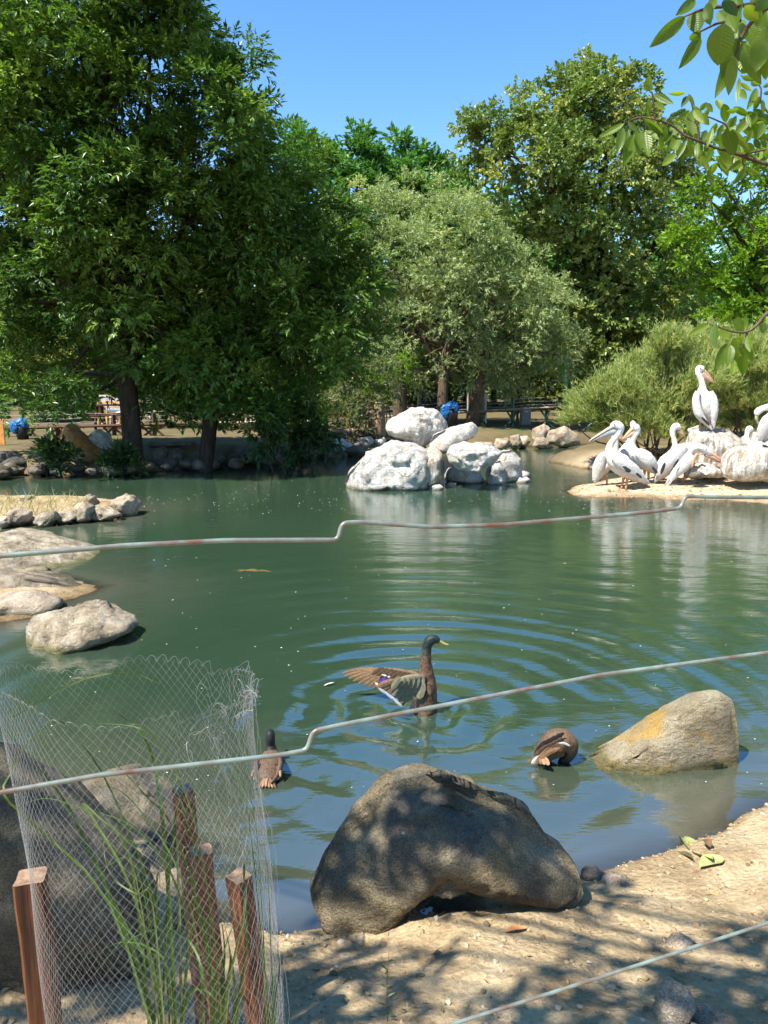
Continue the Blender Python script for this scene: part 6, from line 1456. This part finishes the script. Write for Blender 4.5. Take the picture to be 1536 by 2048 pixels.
# grass on the spit
rg = np.random.default_rng(61)
m = leaf_mat('dry_spit_grass', (0.12, 0.14, 0.04), (0.30, 0.29, 0.11), (0.50, 0.45, 0.22), 0.35, 0.6)
n = 560; px = np.concatenate([rg.uniform(-60, 110, 400), rg.uniform(110, 190, 160)]); py = rg.uniform(1004, 1030, n)
b = np.array([at_z(a, c, 0.2) for a, c in zip(px, py)]); b[:, 2] = ground_h(b[:, 0], b[:, 1]); k = b[:, 2] > 0.03; b = b[k]; n = len(b)
V, Fp = leaf_mesh(b, unit(rg.normal(size=(n, 3)) * np.array([.7, .7, .2]) + [0, 0, 0.9]), rand_dirs(rg, n), rg.uniform(.06, .34, n), rg.uniform(.006, .014, n))
tag(mk('spit_grass', V, Fp, m, smooth=False, attrs={'tint': np.repeat(rg.random(n), 4)}), 'dry grass tufts growing on the low spit', 'grass', kind='stuff')

# clods on the sandbar
rg = np.random.default_rng(29); n = 2000
px = rg.uniform(1140, 1560, n); py = rg.uniform(955, 1001, n); q = np.array([at_z(a, b, 0.08) for a, b in zip(px, py)]); k = pond_sd(q[:, 0], q[:, 1]) > 0.03; q = q[k]; n = len(q); q[:, 2] = ground_h(q[:, 0], q[:, 1])
r = 0.008 + 0.022 * rg.random(n) ** 3
base = IV[None] * (1 + 0.3 * rg.normal(size=(n, nv, 1)).clip(-1, 1)) * (r[:, None] * rg.uniform(0.6, 1.5, (n, 3)) * np.array([1, 1, .6]))[:, None, :]
tag(mk('sandbar_clods', (base + q[:, None, :]).reshape(-1, 3), (IF[None] + (np.arange(n) * nv)[:, None, None]).reshape(-1, 3), MAT_PEB, smooth=False), 'small clods and droppings strewn over the pelican sandbar', 'clods', kind='stuff')

# ochre weed mat just breaking the surface
ce = at_z(512, 1141, 0); nu, nv = 40, 10
A_, R_ = np.meshgrid(np.linspace(0, 2 * math.pi, nu, endpoint=False), np.linspace(0, 1, nv), indexing='ij')
edge = 1 + 0.35 * fbm(np.stack([np.cos(A_.ravel()) * 1.6 + 3, np.sin(A_.ravel()) * 1.6, A_.ravel() * 0], -1), 3, 6).reshape(A_.shape)
P = np.stack([ce[0] + np.cos(A_) * R_ * edge * 0.40, ce[1] + np.sin(A_) * R_ * edge * 0.16, 0.006 - 0.018 * R_ ** 1.5], -1)
P[..., 2] += 0.004 * fbm(P.reshape(-1, 3) * 30, 3, 4).reshape(A_.shape)
i = np.arange(nu)[:, None] * nv; i2 = ((np.arange(nu) + 1) % nu)[:, None] * nv; j = np.arange(nv - 1)[None, :]
tag(mk('weed_mat', P.reshape(-1, 3), np.stack([i + j, i + j + 1, i2 + j + 1, i2 + j], -1).reshape(-1, 4), simple_mat('ochre_water_weed', (0.12, 0.078, 0.018), 0.7, 0.4, 20, 0.6)), 'ochre patch of water weed at the surface left of the wire kink', 'weed')
# ------------------------------------------------------------------ park things on the far bank
MAT_WOOD = simple_mat('weathered_grey_wood', (0.22, 0.17, 0.12), 0.85, 0.35, 14, 0.5, stretch=(1, 1, 0.2))
MAT_WOOD_L = simple_mat('pale_sunbleached_planks', (0.50, 0.42, 0.32), 0.85, 0.3, 14, 0.5)
MAT_WOOD_D = simple_mat('dark_red_brown_wood', (0.085, 0.04, 0.025), 0.8, 0.35, 14, 0.5)
MAT_GREEN_P = simple_mat('green_painted_steel', (0.02, 0.07, 0.045), 0.45, 0.25, 20, 0.2)
MAT_BLUE = simple_mat('blue_plastic_sack', (0.015, 0.12, 0.34), 0.4, 0.3, 7, 0.3, 0.03)
MAT_BLACKP = simple_mat('black_plastic', (0.018, 0.018, 0.02), 0.4, 0.3, 20, 0.2)
MAT_WIRE_D = simple_mat('dull_fence_wire', (0.30, 0.31, 0.30), 0.5, 0.2, 20, 0.1)
MAT_YELLOW = simple_mat('yellow_painted_wood', (0.48, 0.28, 0.06), 0.7, 0.25, 20, 0.3)
MAT_ORANGE_P = simple_mat('orange_ochre_board', (0.55, 0.25, 0.07), 0.75, 0.25, 9, 0.3)
MAT_GREYBOX = simple_mat('grey_steel_cabinet', (0.20, 0.20, 0.19), 0.6, 0.2, 12, 0.2)
MAT_BLUEGREY = simple_mat('blue_grey_plank', (0.30, 0.38, 0.46), 0.8, 0.25, 14, 0.4)
MAT_SLAB = rock_mat('stone_slab', (0.07, 0.06, 0.05), (0.14, 0.12, 0.10), (0.22, 0.20, 0.17), 3.0)

def gpt(px, Y):
    p_ = at_y(px, 850, Y); p_[2] = gz(p_[0], Y); return p_
def bar(a, b, r, sides=6): return sweep(np.array([a, lerp(a, b, .5), b]), r, sides=sides)
def beam(name, a, b, w, h, mat, parent):
    a = np.asarray(a, float); b = np.asarray(b, float); V, f = sweep(np.array([a, lerp(a, b, .33), lerp(a, b, .66), b]), w / 2 * 1.41, h / 2 * 1.41, sides=4)
    T = unit(b - a); return mk(name, V, f, mat, parent, smooth=False)

def rail_fence(label, pts, Y0, Y1, posts, wires, rail_mat, post_mat, rail_w=0.10, brace=True):
    """pts: (px, py) of the rail ends at distances Y0, Y1"""
    a = at_y(*pts[0], Y0); b = at_y(*pts[1], Y1); g0 = gpt(pts[0][0], Y0)
    th = thing('rail_fence', label, 'fence', g0)
    for dz in (0.0,): beam('rail', a, b, rail_w, 0.06, rail_mat, th)
    for t, up in posts:
        p_ = lerp(a, b, t); g = gz(p_[0], p_[1])
        beam('post', [p_[0], p_[1] + 0.08, g - 0.2], [p_[0], p_[1] + 0.08, p_[2] + up], 0.09, 0.09, post_mat, th)
        if brace:
            for s in (-1, 1): beam('brace', [p_[0], p_[1] + 0.03, p_[2] - 0.38], lerp(p_, b if s > 0 else a, 0.35 / np.linalg.norm(b - a)) + [0, 0.03, -0.03], 0.045, 0.045, post_mat, th)
            for s in (-1, 1): beam('strut', [p_[0], p_[1] + 0.03, g + 0.22], [p_[0] + s * 0.28, p_[1] + 0.03, g], 0.045, 0.045, post_mat, th)
    for k, dz in enumerate(wires):
        n = 24; t = np.linspace(0, 1, n)[:, None]; P = a + (b - a) * t + np.array([0, 0.08, dz]) + np.array([0, 0, -0.03]) * np.sin(t * math.pi * len(posts)) ** 2
        V, f = sweep(P, 0.007, sides=4); mk('wire', V, f, MAT_WIRE_D, th)
    return th
rail_fence('sunlit grey rail fence with wires behind the rock pile', ((720, 836), (1240, 807)), 27.6, 26.4, [(0.05, .35), (0.24, .5), (0.475, 0.05), (0.60, 0.42), (0.73, 0.05), (0.9, .4)], [0.12, 0.24, 0.36], MAT_WOOD, MAT_GREEN_P)
rail_fence('dark rail fence on braced posts left of the big trunk', ((-160, 862), (330, 848)), 21.0, 22.0, [(0.1, 0.05), (0.26, 0.05), (0.42, 0.05), (0.545, 0.05), (0.78, 0.3), (0.95, .3)], [0.12, 0.24, 0.36], MAT_WOOD_D, MAT_WOOD_D)
rail_fence('reddish low fence far behind the pointed rock', ((40, 862), (150, 858)), 27.0, 27.0, [(0.05, 0), (0.4, 0), (0.75, 0), (1, 0)], [-0.2, 0.1], MAT_WOOD_D, MAT_WOOD_D, brace=False)
rail_fence('pale rail with wires behind the second dark trunk', ((425, 846), (620, 842)), 24.0, 24.0, [(0.05, 0.2), (0.35, .3), (0.65, .2), (0.95, .2)], [0.12, 0.22], MAT_WOOD_L, MAT_WOOD, brace=True)

def blob(c, r, seed, squash=(1, 1, 1), amp=0.3, level=4, freq=2.0):
    V, f = ico(level); d = 1 + amp * fbm(V * freq + seed, 4, seed) + amp * 0.4 * np.abs(fbm(V * freq * 2.4 + seed, 3, seed + 1)); return V * d[:, None] * r * np.array(squash) + np.asarray(c), f
def sack_bin(label_b, label_s, px, Ytop, Y, w):
    g = gpt(px, Y); top = at_y(px, Ytop, Y); h = top[2] - g[2]
    bn = thing('litter_bin', label_b, 'bin', g); V, f = sweep(np.array([g, g + [0, 0, h * .5], g + [0, 0, h * .98]]), [w * .42, w * .46, w * .5], sides=16); mk('drum', V, f, MAT_BLACKP, bn)
    V, f = sweep(np.array([g + [0, 0, h * .93], g + [0, 0, h * .97], g + [0, 0, h]]), [w * .53, w * .54, w * .53], sides=16); mk('rim', V, f, MAT_BLACKP, bn)
    V, f = blob(top + [0.0, -0.05, 0.02], w * .50, 3, (1.0, 0.85, 0.9), 0.22, 5, 1.2); V2, f2 = blob(top + [-w * .45, -0.1, -h * .18], w * .36, 5, (1, .7, 1.3), 0.25, 5, 1.5); V, f = join([(V, f), (V2, f2)])
    tag(mk('blue_sack', V, f, MAT_BLUE), label_s, 'sack')
sack_bin('black litter bin at the rail fence behind the rock pile', 'bright blue plastic sack on the bin behind the rock pile', 903, 816, 26.6, 0.46)
sack_bin('black litter bin at the left edge by the dark fence', 'blue plastic sack on the bin at the left edge', 44, 848, 20.8, 0.34)

def hut(label, px, Y, wpx, roof_px, mats, post_mat, seed, slope=1):
    """open play hut with a slatted lean-to roof; roof_px: (x0, ytop, x1, ybottom)"""
    g = gpt(px, Y); th = thing('play_hut', label, 'hut', g); x0, y0, x1, y1 = roof_px
    n = 9
    for k in range(n):
        t = k / (n - 1); ya = lerp(y0, y1, t); sh = slope * t * (x1 - x0) * 0.35
        a = at_y(x0 + sh, ya, Y - 0.9 * t + 0.4); b = at_y(x1 - (x1 - x0) * .25 + sh, ya + 0.5, Y - 0.9 * t + 0.4)
        beam('roof_slat', a, b, 0.02, 0.085, mats[k % len(mats)], th)
    for xx, yy in ((x0 + 2, y0 + 10), (x1 - 4, y1 - 2), (lerp(x0, x1, .4), y1)):
        for dY in (0.0, -0.45):
            q = gpt(xx, Y + dY); top = at_y(xx, yy, Y + dY); beam('post', q - [0, 0, .1], top, 0.09, 0.09, post_mat, th)
    for k in range(4):
        z = at_y(px, lerp(y1 + 12, 848, k / 3), Y); a = z.copy(); b = z.copy(); a[0] = at_y(x0 + 2, 800, Y)[0]; b[0] = at_y(x1 - 4, 800, Y)[0]; beam('board', a, b, 0.03, 0.10, mats[k % len(mats)], th)
    return th
hut('play hut with a striped slat roof behind the dark fence', 215, 27, 50, (196, 793, 244, 820), [MAT_WOOD_L, MAT_ORANGE_P, MAT_BLUEGREY], MAT_YELLOW, 1)
hut('plank hut with a pale slat roof behind the olive green tree', 955, 28, 40, (934, 774, 974, 795), [MAT_WOOD_L], MAT_WOOD_L, 2)
# slide beside the play hut
g = gpt(262, 26.5); sl = thing('slide', 'pale ladder ramp beside the play hut', 'slide', g)
for dy in (0, 0.5): beam('side_rail', at_y(220, 836, 26.5 + dy), at_y(258, 815, 26.5 + dy), 0.06, 0.10, MAT_WOOD_L, sl)
for k in range(6): beam('rung', at_y(lerp(222, 256, k / 5), lerp(835, 816, k / 5), 26.5), at_y(lerp(222, 256, k / 5), lerp(835, 816, k / 5), 27.0), 0.04, 0.04, MAT_WOOD_L, sl)
for xx, yy in ((222, 834), (256, 816)): beam('leg', gpt(xx, 26.7), at_y(xx, yy, 26.7), 0.07, 0.07, MAT_WOOD_L, sl)

def picnic(label, px, Y, L, mat, rot=0.0):
    g = gpt(px, Y); th = thing('picnic_table', label, 'table', g, 'picnic tables behind the pond', rotz=rot)
    for k in range(4): V, f = box((0, -0.3 + k * 0.2, 0.74), (L, 0.18, 0.045)); mk('plank', V, f, mat, th, local=True, smooth=False)
    for s in (-1, 1):
        V, f = box((0, s * 0.72, 0.44), (L, 0.26, 0.045)); mk('seat', V, f, mat, th, local=True, smooth=False)
        for e in (-1, 1):
            V, f = sweep(np.array([[e * L * .36, s * .62, 0], [e * L * .36, s * .42, .37], [e * L * .36, s * .2, .72]]), .05, sides=4); mk('leg', V, f, mat, th, local=True, smooth=False)
    for e in (-1, 1): V, f = box((e * L * .36, 0, .40), (.05, 1.55, .09)); mk('crossbar', V, f, mat, th, local=True, smooth=False)
picnic('dark picnic table in shade right of the plank hut', 996, 29.5, 1.8, MAT_WOOD_D)
picnic('sunlit picnic table between the two dark trunks', 340, 27, 1.8, MAT_WOOD_L, 0.3)
picnic('picnic table behind the second dark trunk', 505, 26.5, 1.9, MAT_WOOD_L, -0.2)
picnic('picnic table in shade just left of the big trunk', 238, 24.5, 1.6, MAT_WOOD_D, 0.1)
# lamp post
g = gpt(1130, 30); lp = thing('lamp_post', 'dark green lamp post under the right side of the trees', 'lamp', g)
V, f = sweep(np.array([g - [0, 0, .1], g + [0, 0, .5], g + [0, 0, 1.5], at_y(1130, 722, 30)]), [0.10, 0.075, 0.065, 0.055], sides=10); mk('pole', V, f, MAT_GREEN_P, lp)
tp = at_y(1130, 722, 30); V, f = bar(tp, tp + [0.35, 0, 0.05], 0.03); mk('arm', V, f, MAT_GREEN_P, lp); V, f = bbox_beveled(tp + [0.42, 0, 0.03], (0.36, 0.18, 0.09), b=0.02); mk('lamp_head', V, f, MAT_WOOD_L, lp, smooth=False)
# cabinet
g = gpt(1050, 28.0); cb = thing('cabinet', 'grey steel cabinet behind the rail fence', 'cabinet', g)
V, f = bbox_beveled(g + [0, 0, .33], (.36, .3, .66), b=.015); mk('case', V, f, MAT_GREYBOX, cb, smooth=False)
V, f = bbox_beveled(g + [0, -.16, .33], (.30, .02, .58), b=.006); mk('door', V, f, MAT_GREYBOX, cb, smooth=False); V, f = box(g + [0, -.175, .5], (.12, .006, .05)); mk('plate', V, f, MAT_WOOD_L, cb, smooth=False)
# tarp shelter
g = gpt(862, 29); ts = thing('shelter', 'black tarp shelter between the trunks', 'shelter', g)
nu, nv = 10, 6; U, W = np.meshgrid(np.linspace(0, 1, nu), np.linspace(0, 1, nv), indexing='ij'); A = at_y(838, 786, 29); B = at_y(884, 793, 29)
P = A + (B - A) * U[..., None] + np.array([0, 1.6, 0.1]) * W[..., None] + np.array([0, 0, -0.16]) * (np.sin(U * math.pi) * np.sin(W * math.pi + .3))[..., None]; mk('tarp', P.reshape(-1, 3), grid_faces(nv, nu), MAT_BLACKP, ts)
P2 = A + (B - A) * U[..., None] + np.array([0, 1.6, -0.75]) * 1.0 * W[..., None]; P2[..., 1] = A[1] + 1.5 + 0.05 * np.sin(U * 9); P2[..., 2] = A[2] - 0.9 * W; mk('back_sheet', P2.reshape(-1, 3), grid_faces(nv, nu), MAT_BLACKP, ts)
for q in (A, B): beam('post', [q[0], q[1], g[2] - .1], q, .08, .08, MAT_WOOD, ts)
# stump
g = gpt(752, 23.7); st = thing('tree_stump', 'split weathered tree stump right of the oleander', 'stump', g)
def stump_part(name, x0, y0, x1, y1, r0, r1, seed, Y=23.7):
    P = catmull([at_y(x0, y0, Y), at_y(lerp(x0, x1, .4) + 2, lerp(y0, y1, .5), Y), at_y(x1, y1, Y)], 12); V, f = sweep(P, np.linspace(r0, r1, 12), sides=12); V = V + fbm(V * 6, 3, seed)[:, None] * 0.05 * np.array([1, 1, .3]); mk(name, V, f, bark_stump, st)
bark_stump = bark_mat('split_stump_wood', (0.12, 0.075, 0.04), (0.34, 0.24, 0.15))
stump_part('main_stem', 755, 872, 759, 806, 0.24, 0.13, 1); stump_part('side_stem', 746, 872, 738, 822, 0.18, 0.10, 2)
V, f = sweep(np.array([at_y(759, 806, 23.7), at_y(759, 804.5, 23.7)]), 0.125, sides=12); mk('cut_top', V, f, MAT_WOOD_L, st)
# logs on the bank
def log(label, a, b, Y, r, mat):
    P = catmull([at_y(*a, Y), at_y((a[0] + b[0]) / 2, (a[1] + b[1]) / 2 + 1, Y), at_y(*b, Y + 0.2)], 12); lo = thing('log', label, 'log', P[0] - [0, 0, r], 'logs on the far bank')
    V, f = sweep(P, r, sides=12, cap=False); V = V + fbm(V * 5, 3, 8)[:, None] * 0.03; mk('log_body', V, f, mat, lo)
    for q, d in ((P[0], P[0] - P[1]), (P[-1], P[-1] - P[-2])): V, f = sweep(np.array([q - unit(d) * .01, q + unit(d) * .012]), r * .96, sides=12); mk('cut_end', V, f, MAT_WOOD_L, lo)
log('long pale log on the bank left of the rock pile', (628, 866), (704, 863), 22.6, 0.11, bark_stump)
log('short dark log behind the pale one near the stump', (700, 868), (742, 864), 23.4, 0.10, BARK_BROWN)
log('log lying in front of the oleander', (640, 876), (690, 872), 22.0, 0.09, BARK_BROWN)
# stone slab bench
g = on_ground(345, 905); sb = thing('slab_bench', 'low stone slab bench on boulders left of the second dark trunk', 'bench', g)
Yb = g[1] + .5; V, f = bbox_beveled((at_y(300, 888, Yb) + at_y(390, 888, Yb)) / 2, (at_y(390, 888, Yb)[0] - at_y(300, 888, Yb)[0], .5, .11), b=.03); V = V + fbm(V * 5, 2, 3)[:, None] * .015; mk('slab', V, f, MAT_SLAB, sb, smooth=False)
for xx in (318, 372): V, f = blob(at_y(xx, 898, Yb), .14, xx, (1.2, 1, .8), .25, 3); mk('leg', V, f, MAT_SLAB, sb)
# ochre board and dark panel at the left edge
g = gpt(2, 19.5); ob = thing('board', 'ochre orange board standing at the left edge', 'board', g); V, f = bbox_beveled(g + [-.05, 0, .33], (.24, .04, .66), b=.008); mk('panel', V, f, MAT_ORANGE_P, ob, smooth=False); beam('post', g + [-.05, .05, -.1], g + [-.05, .05, .72], .06, .06, MAT_WOOD, ob)
# leafy weed on the sandbar
g = on_ground(1500, 958); pl = thing('sandbar_weed', 'small pale leafy weed in front of the brown streaked boulder', 'plant', g); rg = np.random.default_rng(4)
for k in range(7):
    top = at_y(1492 + rg.uniform(-14, 22), 932 + rg.uniform(0, 14), g[1] + rg.uniform(-.1, .1)); V, f = sweep(catmull([g, lerp(g, top, .5) + [0, 0, .03], top], 8), .005, sides=5); mk('stem', V, f, MAT_BLADE, pl, attrs={'tint': np.full(len(V), .5)})
    for j in range(8):
        b = lerp(g, top, rg.uniform(.35, 1)); V, f = leaf_mesh(b[None], unit(rg.normal(size=(1, 3)) + [0, 0, .3]), np.array([[0, -.4, 1.]]), .10, .045); mk('leaf', V, f, L_OLEANDER, pl, attrs={'tint': np.full(4, rg.uniform(.3, .9))})
# wood that closes the horizon
rg = np.random.default_rng(91); n = 34000
x = rg.uniform(-75, 75, n); y = rg.uniform(62, 72, n); hh_ = 7.5 + 2.5 * fbm(np.stack([x * .12, y * .1, x * 0], -1), 3, 4); z = 0.5 + rg.random(n) ** .8 * hh_
V, f = leaf_mesh(np.stack([x, y, z], -1), rand_dirs(rg, n), unit(rng.normal(size=(n, 3)) + [0, -.5, .8]), rg.uniform(.42, .85, n), rg.uniform(.3, .55, n))
cl_ = np.clip(0.5 + 0.45 * fbm(np.stack([x * .35, z * .5, y * .2], -1), 3, 8), 0, 1); tag(mk('far_wood', V, f, L_MAPLE, smooth=False, attrs={'tint': np.repeat(cl_, 4)}), 'solid green wood closing the view far behind the park', 'wood', kind='stuff')
